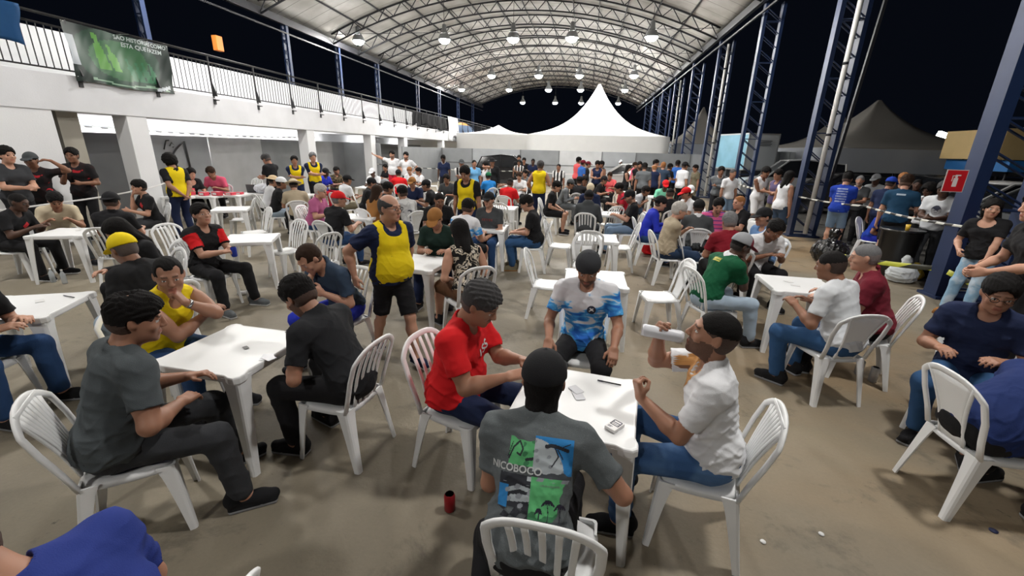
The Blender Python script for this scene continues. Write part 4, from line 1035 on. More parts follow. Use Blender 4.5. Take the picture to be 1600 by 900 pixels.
ct = empty('box_container', (0, 0, 0)); Mc = mat('container_white', (.42, .45, .47), rough=.5, noise=.06, nscale=1)
def bluepaint():
    m = mat('container_blue', (.20, .42, .55), rough=.45, noise=.35, nscale=1.3); return m
mb = MB(); A = (7.86, 24.0); B = (9.4, 24.4); D_ = (7.15, 26.4); E_ = (8.7, 26.8)
ring = lambda z: [(A[0], A[1], z), (B[0], B[1], z), (E_[0], E_[1], z), (D_[0], D_[1], z)]
mb.loft([ring(1.35), ring(3.12)], smooth=False); mb.build('box_body', Mc, ct)
mb = MB(); off = -.02; mb.add([(A[0]+off, A[1]-.005, 1.42), (D_[0]+off, D_[1]-.005, 1.42), (D_[0]+off, D_[1]-.005, 3.06), (A[0]+off, A[1]-.005, 3.06)], [(0, 1, 2, 3)])
for (u0, u1, v0, v1) in (): pass
mb.build('printed_side', bluepaint(), ct)
mb = MB()
for (P0, P1) in ((A, B), (A, D_)):
    for z in (1.38, 3.10): mb.bar((*P0, z), (*P1, z), .06, .06)
for p in (A, B, D_): mb.bar((*p, 1.35), (*p, 3.12), .06, .06)
mb.build('frame', mat('alu_frame', (.5, .52, .53), rough=.35, metal=.7), ct)
mb = MB()
for k in range(4): mb.box((8.72, 24.2-.035, 2.78-.075*k), (.34-.05*(k % 2), .004, .012), Matrix.Rotation(math.atan2(.4, 1.54), 3, 'Z'))
mb.build('small_print', M_dkst, ct)
for wx, wy in ((8.0, 24.35), (9.0, 24.6), (7.5, 26.0), (8.5, 26.3)):
    mb = MB(); mb.loft([[(wx-.12, wy+.42*math.cos(a), .42+.42*math.sin(a)) for a in [2*PI*k/18 for k in range(18)]], [(wx+.12, wy+.42*math.cos(a), .42+.42*math.sin(a)) for a in [2*PI*k/18 for k in range(18)]]]); mb.build('wheel', M_blk, ct)
mb = MB(); mb.box((8.3, 25.3, 1.1), (.5, 1.2, .25)); mb.build('chassis', M_dkst, ct)
tag(ct, 'white box trailer with a light blue printed side behind the third column', 'trailer')
for i, (x0, y0, x1, y1, h) in enumerate(((9.6, 25.5, 12.0, 25.0, 2.3), (7.2, 28.2, 14, 29.5, 2.05))):
    mb = MB(); mb.bar((x0, y0, h/2), (x1, y1, h/2), .04, h); n_ = 6
    for k in range(n_+1): t = k/n_; mb.box((x0+(x1-x0)*t, y0+(y1-y0)*t-.04, h/2), (.025, .025, h/2))
    struct(mb.build('wall_right', mat('fence_pale', (.36, .38, .39), rough=.7, noise=.12, nscale=1.2)))
M_glass = mat('car_glass', (.010, .011, .013), rough=.08, spec=.8)
def car(x, y, rz, col, label, L=4.2, H=1.5, W=1.72, van=0):
    o = empty('parked_car', (x, y, 0), R_(rz)); m = mat('car_%.2f_%.2f_%.2f' % col, col, rough=.25, metal=.3, spec=.6); mb = MB()
    if van: low = [(-.5, .35), (-.5, .95), (-.47, 1.0), (.36, 1.0), (.47, .85), (.5, .6), (.5, .35)]
    prof = [(-.50, .30), (-.505, .62), (-.47, .86), (-.20, .93), (.22, .92), (.46, .80), (.50, .60), (.50, .30)]
    ring = lambda w, k=1.0: [(u*L*k, w, z*H/1.5) for u, z in prof]
    mb.loft([ring(-W/2*.96, .985), ring(-W/2), ring(-W/2*.98), ring(0, 1.01), ring(W/2*.98), ring(W/2), ring(W/2*.96, .985)]); mb.build('car_body', m, o, bevel=.03)
    cab = [(-.40 if not van else -.49, .88), (-.33 if not van else -.47, 1.40), (-.10, 1.5), (.06, 1.46), (.26, .90)]
    mb = MB(); f_ = H/1.5; rg = lambda w, s, zt: [(u*L*(1 if z < 1 else s), w*(1 if z < 1 else .84), z*f_ if z < 1 else (z*f_)) for u, z in cab]
    mb.loft([rg(-W/2*.93, 1, 1), rg(0, 1.01, 1), rg(W/2*.93, 1, 1)], smooth=False); mb.build('window_band', M_glass, o)
    mb = MB(); mb.loft([[( -.34*L if not van else -.475*L, w, 1.40*f_), (-.10*L, w, 1.515*f_), (.07*L, w, 1.47*f_), (.07*L, w, 1.44*f_), (-.10*L, w, 1.48*f_), (-.335*L if not van else -.47*L, w, 1.37*f_)] for w in (-W/2*.80, 0, W/2*.80)]); mb.build('roof', m, o)
    mb = MB()
    for sw in (-1, 1):
        for (a, b) in ((cab[0], cab[1]), (cab[3], cab[4])):
            mb = MB(); mb.bar((a[0]*L, sw*W/2*(.93 if a[1] < 1 else .79), a[1]*f_), (b[0]*L, sw*W/2*(.93 if b[1] < 1 else .79), b[1]*f_), .06, .05); mb.build('pillar', m, o)
        mb = MB(); mb.bar((-.1*L, sw*W/2*.79, 1.49*f_), (-.08*L, sw*W/2*.935, .9*f_), .06, .04); mb.build('pillar', m, o)
    for sx in (-.31, .31):
        for sw in (-1, 1):
            mb = MB(); r = .31; cx = sx*L; mb.loft([[(cx+rr*math.cos(a), sw*(W/2-dw), .31+rr*math.sin(a)) for a in [2*PI*k/20 for k in range(20)]] for rr, dw in ((r*.9, .2), (r, .17), (r, .02), (r*.9, -.005), (r*.62, -.005), (r*.60, .02), (.02, .01))]); mb.build('wheel', M_blk, o)
    for sx in (-1, 1):
        for sw in (-1, 1): mb = MB(); mb.box((sx*.493*L, sw*W*.38, .68*f_), (.03, .17, .07)); mb.build('headlight' if sx > 0 else 'tail_light', mat('headlight_glass', (.6, .62, .64), rough=.1) if sx > 0 else mat('tail_red', (.35, .01, .01), rough=.2), o)
    return tag(o, label, 'car')
car(-4.6, 26.2, 5, (.012, .012, .014), 'black pickup-like car parked against the back fence, left of centre', L=4.6, H=1.75)
car(2.2, 25.6, 178, (.6, .6, .6), 'white hatchback parked at the back fence behind the standing crowd', H=1.45)
car(9.0, 21.6, 172, (.42, .43, .44), 'grey van parked behind the men in tank tops', L=4.0, H=1.95, van=1)
car(9.6, 18.7, 174, (.03, .03, .032), 'dark hatchback parked right behind the second blue column', H=1.5)
car(13.6, 20.2, 176, (.02, .02, .022), 'black car parked beneath the grey tent, furthest of the right-hand row', H=1.5)
car(11.6, 16.3, 174, (.015, .015, .017), 'black car parked beyond the drinkers, left of the white one', H=1.55)
car(11.2, 13.9, 176, (.5, .5, .5), 'white car with a dark windscreen parked behind the drinkers', H=1.55)
car(10.6, 11.5, 178, (.30, .31, .32), 'silver car parked at the right edge behind the nearest column', H=1.6, L=4.4)
car(15.9, 14.6, 178, (.36, .37, .38), 'light grey car half hidden behind the nearest column', H=1.55)
# lit canopy and food stall at the far right
o = empty('stall_canopy', (17.3, 20.9, 0)); mb = MB(); mb.box((0, 0, 2.70), (2.1, 1.4, .55)); mb.build('awning', mat('awning_yellow', (.62, .45, .20), rough=.7, noise=.1, nscale=2), o); mb = MB(); mb.box((.7, -.1, 1.92), (2.5, 1.5, .20)); mb.build('skirt', mat('awning_blue', (.02, .16, .45), rough=.6), o)
for sx in (-1.4, 1.4):
    for sy in (-1.1, 1.1): mb = MB(); mb.tube([(sx, sy, 0), (sx, sy, 2.2)], .04, 8); mb.build('leg', M_dkst, o)
tag(o, 'yellow and blue awning of a stall at the right edge', 'awning')
o = empty('truss_canopy', (22.6, 34.7, -1.45)); o.scale = (1.7, 1.7, 1.7); mb = MB(); mb.bar((-.2, 0, 2.70), (3.2, -.3, 3.35), .5, .06); mb.build('roof_sheet', mat('lit_sheet', (.75, .76, .78), rough=.5), o); mb = MB()
for k in range(9): a = k/8; mb.bar((-.2+3.4*a, -.25, 2.66+.62*a), (-.0+3.4*a, -.25, 2.45+.62*a), .03, .03); mb.bar((.0+3.4*a, -.25, 2.45+.62*a), (.22+3.4*a, -.25, 2.70+.62*a), .03, .03)
mb.bar((-.2, -.25, 2.45), (3.2, -.25, 3.05), .04, .04); mb.build('lattice_beam', mat('alu_frame', (.5, .5, .5)), o); mb = MB(); mb.tube([(2.8, 0, 0), (2.8, 0, 3.2)], .05, 8); mb.tube([(-.1, 0, 0), (-.1, 0, 2.7)], .05, 8); mb.build('leg', M_dkst, o)
tag(o, 'small lattice canopy with a bright white roof edge outside on the right', 'canopy')
o = empty('floodlight', (21.6, 31.9, -1.35)); o.scale = (1.65, 1.65, 1.65); mb = MB(); mb.tube([(0, 0, 0), (0, 0, 2.85)], .03, 8); mb.build('pole', M_dkst, o); mb = MB(); mb.box((0, 0, 2.97), (.2, .07, .09), Matrix.Rotation(.3, 3, 'Y')); mb.build('lamp_head', mat('flood_glow', (1, .97, .9), emit=22.0), o); tag(o, 'small white floodlight on a pole above the far right cars', 'lamp')
# sign on the nearest column
p = gy(1495, 283, 7.2); sg = empty('extinguisher_sign', (float(p[0]), 7.235, float(p[2])))
mb = MB(); mb.box((0, 0, 0), (.135, .003, .155)); mb.build('plate', mat('sign_white', (.55, .5, .5)), sg); mb = MB(); mb.box((0, -.004, 0), (.125, .002, .145)); mb.build('red_field', mat('sign_red', (.50, .012, .02), rough=.4), sg)
mb = MB(); mb.box((0, -.0075, -.02), (.028, .001, .06)); mb.box((0, -.0075, .055), (.014, .001, .018)); mb.box((.018, -.0075, .078), (.034, .001, .008)); mb.box((-.045, -.0075, .035), (.005, .001, .04)); mb.box((-.03, -.0075, .07), (.018, .001, .005)); mb.build('extinguisher_icon', mat('sign_icon', (.7, .65, .65)), sg)
tag(sg, 'square red fire extinguisher sign on the nearest blue column', 'sign')
# barrier tapes
def tape_mat(name, a, b):
    if name in MC: return MC[name]
    m = mat(name, a, rough=.4); nt = m.node_tree; tc = nt.nodes.new('ShaderNodeTexCoord'); w = nt.nodes.new('ShaderNodeTexWave'); w.inputs['Scale'].default_value = 1.6; w.bands_direction = 'DIAGONAL'; nt.links.new(tc.outputs['Object'], w.inputs['Vector'])
    r = nt.nodes.new('ShaderNodeValToRGB'); r.color_ramp.interpolation = 'CONSTANT'; r.color_ramp.elements[0].color = (*a, 1); r.color_ramp.elements[1].color = (*b, 1); r.color_ramp.elements[1].position = .5; nt.links.new(w.outputs['Color'], r.inputs[0]); nt.links.new(r.outputs[0], nt.nodes['Principled BSDF'].inputs['Base Color']); return m
def tape(pts, label, m, w=.035):
    mb = MB(); P = []
    for i in range(len(pts)-1):
        a, b = Vector(pts[i]), Vector(pts[i+1]); n = 14
        for k in range(n): t = k/n; q = a.lerp(b, t); q.z -= .10*4*t*(1-t)*min(1, (b-a).length/8); P.append(q)
    P.append(Vector(pts[-1])); strip(mb, P, (0, .15, 1), w, .002); return tag(mb.build('barrier_tape', m), label, 'tape')
Mtw = tape_mat('tape_bw', (.03, .03, .03), (.65, .65, .6)); Mty = tape_mat('tape_yb', (.03, .03, .02), (.50, .52, .06))
tape([(5.48, 12.3, 1.08), (5.75, 10.0, 1.12), (5.48, 7.15, 1.15)], 'black and white tape strung between the two nearest columns', Mtw, .018)
tape([(5.48, 7.15, 1.15), (5.9, 5.6, 1.0), (6.0, 3.8, .98)], 'black and white tape running off the nearest column to the right edge', Mtw, .016)
tape([(5.42, 7.4, .46), (5.0, 8.6, .30), (5.2, 10.3, .15)], 'yellow and black tape trailing low from the nearest column', Mty, .04)
tape([(5.5, 7.2, .46), (5.75, 6.3, .28), (5.9, 5.7, .20)], 'yellow and black tape tied low round the nearest column', Mty, .04)
tape([(5.5, 17.6, 1.08), (5.5, 12.9, 1.08)], 'pale tape between the second and third blue columns', Mtw, .03)
tape([(-1.8, 19.2, 1.12), (1.9, 19.8, 1.15), (5.60, 22.9, 1.1)], 'thin white tape across the back in front of the standing crowd', mat('tape_white', (.7, .7, .7)), .02)
tape([(-10.3, 20.7, 1.2), (-7.0, 20.2, 1.1), (-3.0, 20.8, 1.1)], 'thin striped tape at the far left below the dark openings', Mtw, .018)
tape([(-10.2, 9.4, 1.12), (-9.5, 8.2, 1.05), (-9.2, 6.2, .95), (-9.2, 3.5, .95)], 'thin pale tape in front of the white wall on the left', mat('tape_white', (.7, .7, .7)), .015)
tape([(-13.38, 9.3, 2.38), (-13.38, 20.5, 2.38)], 'dotted tape high on the white wall below the balcony', Mtw, .018)
# black bins, tables and rubbish by the right-hand column
def bag(x, y, r, m, label, z=0, seed=1):
    f = Fld(); f.ell((0, 0, r*.62), (r, r*.85, r*.75), k=.02); f.cone((0, 0, r*1.2), (.02, .01, r*1.75), r*.18, r*.30, k=.06); f.plane((0, 0, .01), (0, 0, 1)); me = f.mesh('rubbish_bag', .014, [m], fold=foldf(seed, .05*r/.2*.6, 1.4)); return tag(mobj('rubbish_bag', me, None, (x, y, z)), label, 'bag')
Mbw = mat('bag_clear', (.55, .58, .60), rough=.2, spec=.7); Mbk = mat('bag_black', (.012, .012, .013), rough=.25, spec=.6)
p = gz(1408, 432, .1); bag(float(p[0]), float(p[1]), .23, Mbw, 'crumpled clear plastic bag on the ground left of the nearest column', seed=3)
p = gz(1385, 420, .1); bag(float(p[0]), float(p[1]), .16, Mbw, 'small white plastic bag on the ground behind the maroon shirt man', seed=5)
p = gz(1425, 436, 0); mb = MB(); 
bag(float(p[0]), float(p[1]), .15, mat('bag_yellow', (.40, .28, .03), rough=.5), 'flattened yellow wrapper in the litter beside the clear bag', seed=9)
bag(5.1, 9.6, .34, Mbk, 'black rubbish bag standing behind the column beside the drinkers', seed=7)
def barrel(x, y, label, r=.30, h=.85, m=None):
    o = empty('rubbish_bin', (x, y, 0)); mb = MB(); mb.lathe([(r*.8, 0), (r*.86, .02), (r, h-.04), (r*1.06, h-.03), (r*1.06, h), (r*.95, h), (r*.8, .1), (.01, .1)], n=20); mb.build('bin_body', m or mat('bin_black', (.015, .015, .016), rough=.4), o)
    mb = MB(); mb.lathe([(r*1.07, h-.03), (r*1.1, h-.01), (r*1.07, h+.015)], n=20); mb.build('rim', Mbk, o); return tag(o, label, 'bin')
barrel(5.75, 8.75, 'black round bin between the clear bag and the nearest column'); barrel(6.6, 8.6, 'black bin with green and yellow litter behind the nearest column')
for i, (x, y, c, lb) in enumerate(((6.55, 8.55, (.10, .62, .16), 'bright green bag sticking out of the bin behind the column'), (6.75, 8.65, (.70, .40, .10), 'orange wrapper on top of the bin behind the column'))):
    bag(x, y, .13, mat('rag%d' % i, c, rough=.5), lb, z=.86, seed=20+i)
mb = MB(); mb.lathe([(.026, 0), (.036, .10), (.034, .10), (.024, .005)], n=14); p = gz(1432, 400, .45)
tag(mb.build('plastic_cup', mat('cup_yellow', (.7, .45, .04), rough=.3), None, (5.72, 8.6, .86)), 'yellow cup standing on the black bin by the column', 'cup')
ps = empty('cooler_box', (6.55, 5.9, 0)); mb = MB(); mb.box((0, 0, .95), (.25, .35, .16)); mb.build('lid', mat('cooler_pink', (.62, .04, .12), rough=.4), ps, bevel=.03); mb = MB(); mb.box((0, 0, .45), (.27, .37, .42)); mb.build('cooler_body', mat('cooler_purple', (.16, .07, .30), rough=.4), ps, bevel=.03); mb = MB(); mb.box((-.26, 0, .97), (.012, .10, .05)); mb.build('white_sticker', mat('sticker', (.6, .6, .6)), ps); tag(ps, 'pink and purple box behind the woman in black at the right edge', 'box')
# ---------------------------------------------------------------- special cloths
def node_cloth(name, build):
    m = mat('cloth_'+name, (.5, .5, .5), rough=.88, bump=.25, bscale=260, spec=.25); nt = m.node_tree; b = nt.nodes['Principled BSDF']; tc = nt.nodes.new('ShaderNodeTexCoord')
    nt.links.new(build(nt, tc), b.inputs['Base Color']); MC[name] = m; return m
def ramp_(nt, f, stops, const=False):
    r = nt.nodes.new('ShaderNodeValToRGB'); e = r.color_ramp.elements
    while len(e) < len(stops): e.new(.5)
    for i, (p, c) in enumerate(stops): e[i].position = p; e[i].color = (*c, 1)
    if const: r.color_ramp.interpolation = 'CONSTANT'
    nt.links.new(f, r.inputs[0]); return r.outputs[0]
def tiedye(nt, tc):
    mp = nt.nodes.new('ShaderNodeMapping'); mp.inputs['Scale'].default_value = (1, 1, 2.6); mp.inputs['Rotation'].default_value = (0, R_(-25), 0); nt.links.new(tc.outputs['Object'], mp.inputs[0])
    n = nt.nodes.new('ShaderNodeTexNoise'); n.inputs['Scale'].default_value = 5.0; n.inputs['Detail'].default_value = 7; n.inputs['Distortion'].default_value = 1.6; nt.links.new(mp.outputs[0], n.inputs['Vector'])
    s = nt.nodes.new('ShaderNodeSeparateXYZ'); nt.links.new(tc.outputs['Object'], s.inputs[0])
    a = nt.nodes.new('ShaderNodeMath'); a.operation = 'ABSOLUTE'; nt.links.new(s.outputs[0], a.inputs[0])
    z = nt.nodes.new('ShaderNodeMath'); z.operation = 'MULTIPLY_ADD'; z.inputs[1].default_value = -.45; nt.links.new(a.outputs[0], z.inputs[0]); nt.links.new(s.outputs[2], z.inputs[2])
    x2 = nt.nodes.new('ShaderNodeMath'); x2.operation = 'MULTIPLY_ADD'; x2.inputs[1].default_value = .22; nt.links.new(s.outputs[0], x2.inputs[0]); nt.links.new(z.outputs[0], x2.inputs[2])
    m = nt.nodes.new('ShaderNodeMapRange'); m.inputs[1].default_value = .80; m.inputs[2].default_value = .90; m.inputs[3].default_value = .0; m.inputs[4].default_value = .26; nt.links.new(x2.outputs[0], m.inputs[0])
    ad = nt.nodes.new('ShaderNodeMath'); ad.operation = 'ADD'; nt.links.new(n.outputs['Fac'], ad.inputs[0]); nt.links.new(m.outputs[0], ad.inputs[1])
    return ramp_(nt, ad.outputs[0], [(.36, (.02, .12, .48)), (.46, (.05, .28, .68)), (.53, (.10, .42, .80)), (.58, (.62, .70, .80)), (.66, (.72, .72, .76))])
node_cloth('tiedye', tiedye)
def stripes(c1, c2, sc, thr=.5):
    def f(nt, tc):
        s = nt.nodes.new('ShaderNodeSeparateXYZ'); nt.links.new(tc.outputs['Object'], s.inputs[0]); a = nt.nodes.new('ShaderNodeMath'); a.operation = 'MULTIPLY'; a.inputs[1].default_value = sc; nt.links.new(s.outputs[2], a.inputs[0])
        b = nt.nodes.new('ShaderNodeMath'); b.operation = 'FRACT'; nt.links.new(a.outputs[0], b.inputs[0]); return ramp_(nt, b.outputs[0], [(0, c1), (thr, c2)], True)
    return f
node_cloth('pinkstripe', stripes((.62, .10, .26), (.10, .05, .22), 14, .74)); node_cloth('vstripe', lambda nt, tc: (lambda s: s)(ramp_(nt, (lambda w: (nt.links.new(tc.outputs['Object'], w.inputs['Vector']), setattr(w.inputs['Scale'], 'default_value', 2.2), w.outputs['Color'])[2])(nt.nodes.new('ShaderNodeTexWave')), [(0, (.01, .01, .012)), (.5, (.68, .68, .68))], True)))
def blotch(cols, sc, dist=.5, hard=True):
    def f(nt, tc):
        n = nt.nodes.new('ShaderNodeTexNoise'); n.inputs['Scale'].default_value = sc; n.inputs['Detail'].default_value = 3; n.inputs['Distortion'].default_value = dist; nt.links.new(tc.outputs['Object'], n.inputs['Vector'])
        k = len(cols); return ramp_(nt, n.outputs['Fac'], [(.38+.24*i/max(1, k-1) if i else 0, c) for i, c in enumerate(cols)], hard)
    return f
node_cloth('camo', blotch([(.02, .018, .012), (.10, .075, .045), (.22, .16, .10), (.05, .055, .03)], 14)); node_cloth('pattern', blotch([(.01, .01, .01), (.55, .48, .38), (.012, .012, .012), (.60, .55, .48)], 9, 1.5))
node_cloth('greypattern', blotch([(.50, .50, .50), (.40, .40, .41), (.04, .04, .05)], 7, 1.2)); node_cloth('melange', blotch([(.105, .118, .125), (.125, .138, .145)], 120))
node_cloth('fadedjeans', blotch([(.02, .055, .15), (.04, .10, .24), (.09, .18, .36)], 4, .3, False)); node_cloth('rippedjeans', blotch([(.16, .28, .42), (.22, .36, .50), (.42, .50, .58)], 6, .3, False)); node_cloth('redblack', blotch([(.012, .011, .013), (.02, .012, .013), (.42, .02, .03)], 4.2, .8))
# ---------------------------------------------------------------- tables
def tpx(px, py, rz, label): p = gz(px, py, .71); return table(float(p[0]), float(p[1]), rz, label)
T1 = table(.045, 2.14, -8, 'white plastic table with playing cards in front of the man in red T-shirt')
T2 = table(-2.29, 2.31, -3, 'white plastic table between the grey shirt man and the man in black T-shirt')
T3 = table(-4.55, 2.60, 26, 'white plastic table at the left edge beside the yellow cap man')
T4 = table(2.42, 4.97, -3, 'white plastic table between the green jersey man and the man in maroon polo')
TN = table(2.33, 8.02, -2, 'white plastic table with the number 21 on its corner')
T5 = table(-1.95, 4.83, -8, 'white plastic table of the dark green T-shirt man and the woman in patterned top')
T6 = table(-4.83, 5.50, 27, 'white plastic table before the man with red sleeves')
T7 = table(-7.40, 8.05, 30, 'empty white plastic table at left, beside the man with red sleeves, one row back')
T8 = tpx(108, 362, 22, 'white plastic table of the card players in front of the three standing men')
T9 = table(.36, 7.35, 2, 'empty white plastic table ringed by four empty chairs, centre') if False else tpx(932, 371, 0, 'empty white plastic table ringed by empty chairs in the centre')
T10 = tpx(930, 434, 0, 'white plastic table directly behind the tie-dye shirt man')
for px, py, rz, lb in ((287, 306, 8, 'white table with white carton by the wall, leftmost of its row'), (327, 305, 6, 'white table with red packages by the wall, second from the left'), (367, 303.5, 5, 'white table with the long red package by the wall'), (406, 301, 4, 'white table with a laptop by the wall, right end of its row'),
    (464, 304, 10, 'white table in front of the man in white cap and black T-shirt'), (562, 338, 6, 'white table in front of the red cap man'), (618, 318, 3, 'white table of the group behind the bald walking man'), (576, 292, 5, 'white table before the man in white cap and white T-shirt'),
    (690, 302, 2, 'white table in front of the seated man in dark grey shirt, far centre left'), (762, 355, 2, 'white table between the black cap man and the man with glasses'), (785, 324, 0, 'white table with empty chairs behind the black cap man'),
    (945, 333, 0, 'white table beyond the empty chairs in front of the grey hoodie man'), (905, 305, 3, 'white table of the man in grey jacket and cap'), (985, 300, 0, 'white table between the red shirt player and the leaning man'), (1028, 307, 0, 'white table under the man in green T-shirt and red cap'),
    (1062, 318, 0, 'white table of the white cap man with printed shirt'), (800, 290, 0, 'white table of the man in red T-shirt seen from behind'), (1150, 345, 8, 'white table beside the man in light blue T-shirt'), (655, 283, 0, 'white table at the back near the two men in white')):
    tpx(px, py, rz, lb)
# ---------------------------------------------------------------- people: the near tables
F_ = PP('person in black cap and grey surf-print T-shirt seen from behind at the nearest table', 853, 549, 's', 2, s=.98, lean=20, bend=14, hp=8, brim=1.22, g=1.02, sw=1.0, top='tee', bot=('long', 'black'), cap=('black', 'f'), hair='short', nape=1, skin='m', arm=((.20, .34, .76), (-.16, .40, .76)), polel=(-.1, -.2, -1), foot=((.17, .32, .085), (-.17, -.12, .085)), kpole=(0, 1, 1), shoe=('black', 'white'), poler=(.8, -.2, -.9))
F_['top'] = 'tee'
HERO = dict(front=F_)
def setc(o, top, tm): o['top'] = (top, tm); return o
setc(F_, 'tee', 'melange')
HERO['red'] = PP('grey-haired person in bright red T-shirt dealing cards at the nearest table', 765, 449, 's', 102, lean=3, bend=14, hp=30, g=1.38, top=('tee', 'red'), bot=('long', 'navy'), hc='s', hair='short', skin='m', beard=3, arm=((.13, .42, .80), (-.06, .44, .82)), hand={'r': dict(c=.7), 'l': dict(c=.7)})
HERO['tie'] = PP('person in blue and white tie-dye shirt and dark backwards cap facing the camera', 920, 397, 's', 184, lean=0, bend=8, hp=26, top=('jersey', 'tiedye'), bot=('long', 'black'), cap=('charcoal', 'b'), skin='m', sw=1.05, beard=1, arm=((.24, .36, .66), (-.25, .38, .66)), hand={'r': dict(d=(.0, .6, -.5)), 'l': dict(d=(-.0, .6, -.5))})
HERO['drink'] = PP('bearded person in white T-shirt drinking from a white cup', 1133, 489, 's', 283, lean=5, bend=8, hp=-12, hy=-6, g=1.08, top=('tee', 'white'), bot=('long', 'fadedjeans'), hair='buzz', hc='k', beard=1, skin='m', arm=(('H', .085, .225, -.10), (-.12, .38, .84)), polel=(-.4, -.8, -1), poler=(.5, .3, -1), hand={'r': dict(d=(-.75, .15, .55), c=.8, n=(.3, .9, .3)), 'l': dict(d=(.15, .3, .9), c=.95, n=(-.5, .8, -.1))})
HERO['grey'] = PP('heavy person in charcoal T-shirt seen from behind at the left front table', 213, 461, 's', 44, lean=8, bend=14, twist=-22, hp=14, hy=4, crown=1, g=1.32, top=('tee', 'dgreyblue'), bot=('long', 'charcoal'), hair='short', hc='k', skin='m', arm=((.06, .30, .70), (-.16, .34, .74)), poler=(.8, -.1, -1), shoe=('black', 'lgrey'))
HERO['yellow'] = PP('person in yellow sleeveless shirt with a fist against the mouth', 258, 404, 's', 88, lean=18, bend=12, hp=12, hy=42, g=1.22, top=('tank', 'yellow'), bot=('long', 'denim'), hair='recede', hc='k', skin='m', arm=((-.14, .34, .80), ('H', -.05, .135, -.155)), polel=(-.35, 1.0, -.9), poler=(.7, .2, -1), hand={'l': dict(d=(.3, -.4, 1), n=(-.5, 1, .2), c=.9)}, watch='l')
HERO['black'] = PP('person in black T-shirt studying cards with head bowed, left front table', 452, 437, 's', 280, lean=18, bend=18, hp=36, top=('tee', 'charcoalx'), bot=('long', 'black'), hc='k', skin='m', beard=1, arm=((.06, .36, .74), (-.12, .34, .74)), polel=(-.7, -.4, -1))
HERO['denim'] = PP('person in slate blue shirt resting chin on hand, far side of left front table', 468, 389, 's', 196, lean=20, bend=14, hp=42, hy=8, top=('polo', 'bluegrey'), bot=('long', 'royal'), hair='recede', hc='b', skin='l', arm='chin')
HERO['walk'] = PP('bald person walking in yellow bib and navy shirt with black shorts', 607, 304, 'n', 126, y=3.62, g=1.34, lean=0, bend=2, hp=2, hy=-22, top=('tee', 'navy'), bib='yellow', bot=('shorts', 'black'), hair='bald', hc='s', skin='l', glasses=1, arm=((.33, -.12, .96), (-.24, -.2, .90)), foot=((.06, -.30, .12), (-.08, .27, .085)), fdr=10, fdl=-4, toer=18, shoe=('navy', 'white'))
HERO['ycap'] = PP('person in bright yellow cap and black T-shirt beside the left edge table', 182, 366, 's', 275, lean=14, bend=16, hp=22, g=1.12, top=('tee', 'black'), bot=('long', 'pdenim'), cap=('yellow', 'f'), hair='buzz', hc='s', skin='t', arm=((.12, .34, .66), (-.18, .30, .66)))
HERO['ledge'] = PP('person at the left edge with bare forearms on the table and blue jeans', -62, 400, 's', 78, lean=18, bend=10, hp=20, top=('tee', 'black'), bot=('long', 'denim'), skin='l', arm=((.10, .48, .76), (-.12, .44, .76)))
HERO['girl'] = PP('long-haired person in black sleeves leaning behind the yellow cap', 168, 347, 's', 200, lean=14, bend=12, hp=36, top=('long', 'black'), bot=('long', 'black'), hair='long', hc='k', skin='l', fem=1, sw=.9, arm=((.12, .44, .72), (-.15, .30, .66)))
HERO['lblack'] = PP('person in black T-shirt with red diamond playing at the far left table', 30, 303, 's', 72, lean=18, bend=12, hp=20, top=('tee', 'black'), bot=('long', 'black'), skin='d', hair='buzz', arm=((.10, .44, .78), (-.14, .42, .78)), shoe=('black', 'white'))
HERO['lcream'] = PP('person in cream T-shirt leaning over cards at the far left table', 84, 303, 's', 120, lean=24, bend=14, hp=32, top=('tee', 'cream'), bot=('long', 'dgrey'), skin='m', arm=((.16, .44, .78), (-.10, .46, .78)))
HERO['lcap'] = PP('person in black backwards cap and black T-shirt, back to camera at far left table', 172, 300, 's', 335, lean=8, bend=8, hp=10, top=('tee', 'black'), bot=('long', 'black'), cap=('black', 'b'), skin='m', hair='short', arm='table')
HERO['lhand'] = PP('person in black T-shirt with red diamond holding a hand to the mouth', 214, 282, 's', 205, lean=4, hp=4, top=('tee', 'black'), bot=('long', 'charcoal'), skin='l', arm='chin')
PP('person in dark T-shirt in profile, leftmost of the three standing men', 6, 229, 'n', 92, y=6.2, lean=2, hp=4, top=('tee', 'charcoal'), bot=('long', 'black'), skin='l', arm='cards')
PP('person in red and black jersey touching the peak of a dark cap', 44, 238, 'n', 150, y=6.55, hp=6, top=('tee', 'redblack'), bot=('long', 'black'), cap=('dgrey', 'f'), skin='t', arm=((.05, .28, 1.15), (-.30, .12, 1.60)), polel=(-1, .2, .4), hand={'l': dict(d=(.8, .3, .2), n=(0, 0, 1))})
PP('slim person in red and black jersey with a hand at the chest', 109, 232, 'n', 150, y=7.15, hp=5, top=('tee', 'redblack'), bot=('long', 'black'), skin='t', arm='chest')
HERO['vest'] = PP('curly-haired person in yellow bib seen from behind, hands clasped, at left', 262, 242, 'n', 285, y=8.0, g=1.18, hp=14, top=('tee', 'black'), bib='yellow', bot=('long', 'navy'), hair='curly', hc='k', skin='m', arm='back')
HERO['rsleeve'] = PP('person in black shirt with red sleeves holding a can, looking aside', 310, 319, 's', 98, lean=6, bend=8, hp=-8, hy=10, sleeve='red', top=('tee', 'black'), bot=('long', 'black'), skin='l', arm=((.06, .44, .78), (-.04, .42, .80)), hand={'r': dict(c=.8), 'l': dict(c=.8)}, shoe=('grey', 'white'))
PP('dark-haired person in black top sitting at the wall tables', 298, 263, 's', 110, y=9.9, lean=16, hp=18, top=('tee', 'black'), bot=('long', 'black'), hair='long', hc='k', fem=1, skin='l', sw=.92)
PP('person in pink T-shirt sorting papers at the wall tables', 326, 261, 's', 165, y=10.6, lean=20, hp=28, top=('tee', 'pink'), bot=('long', 'black'), skin='m', hc='b')
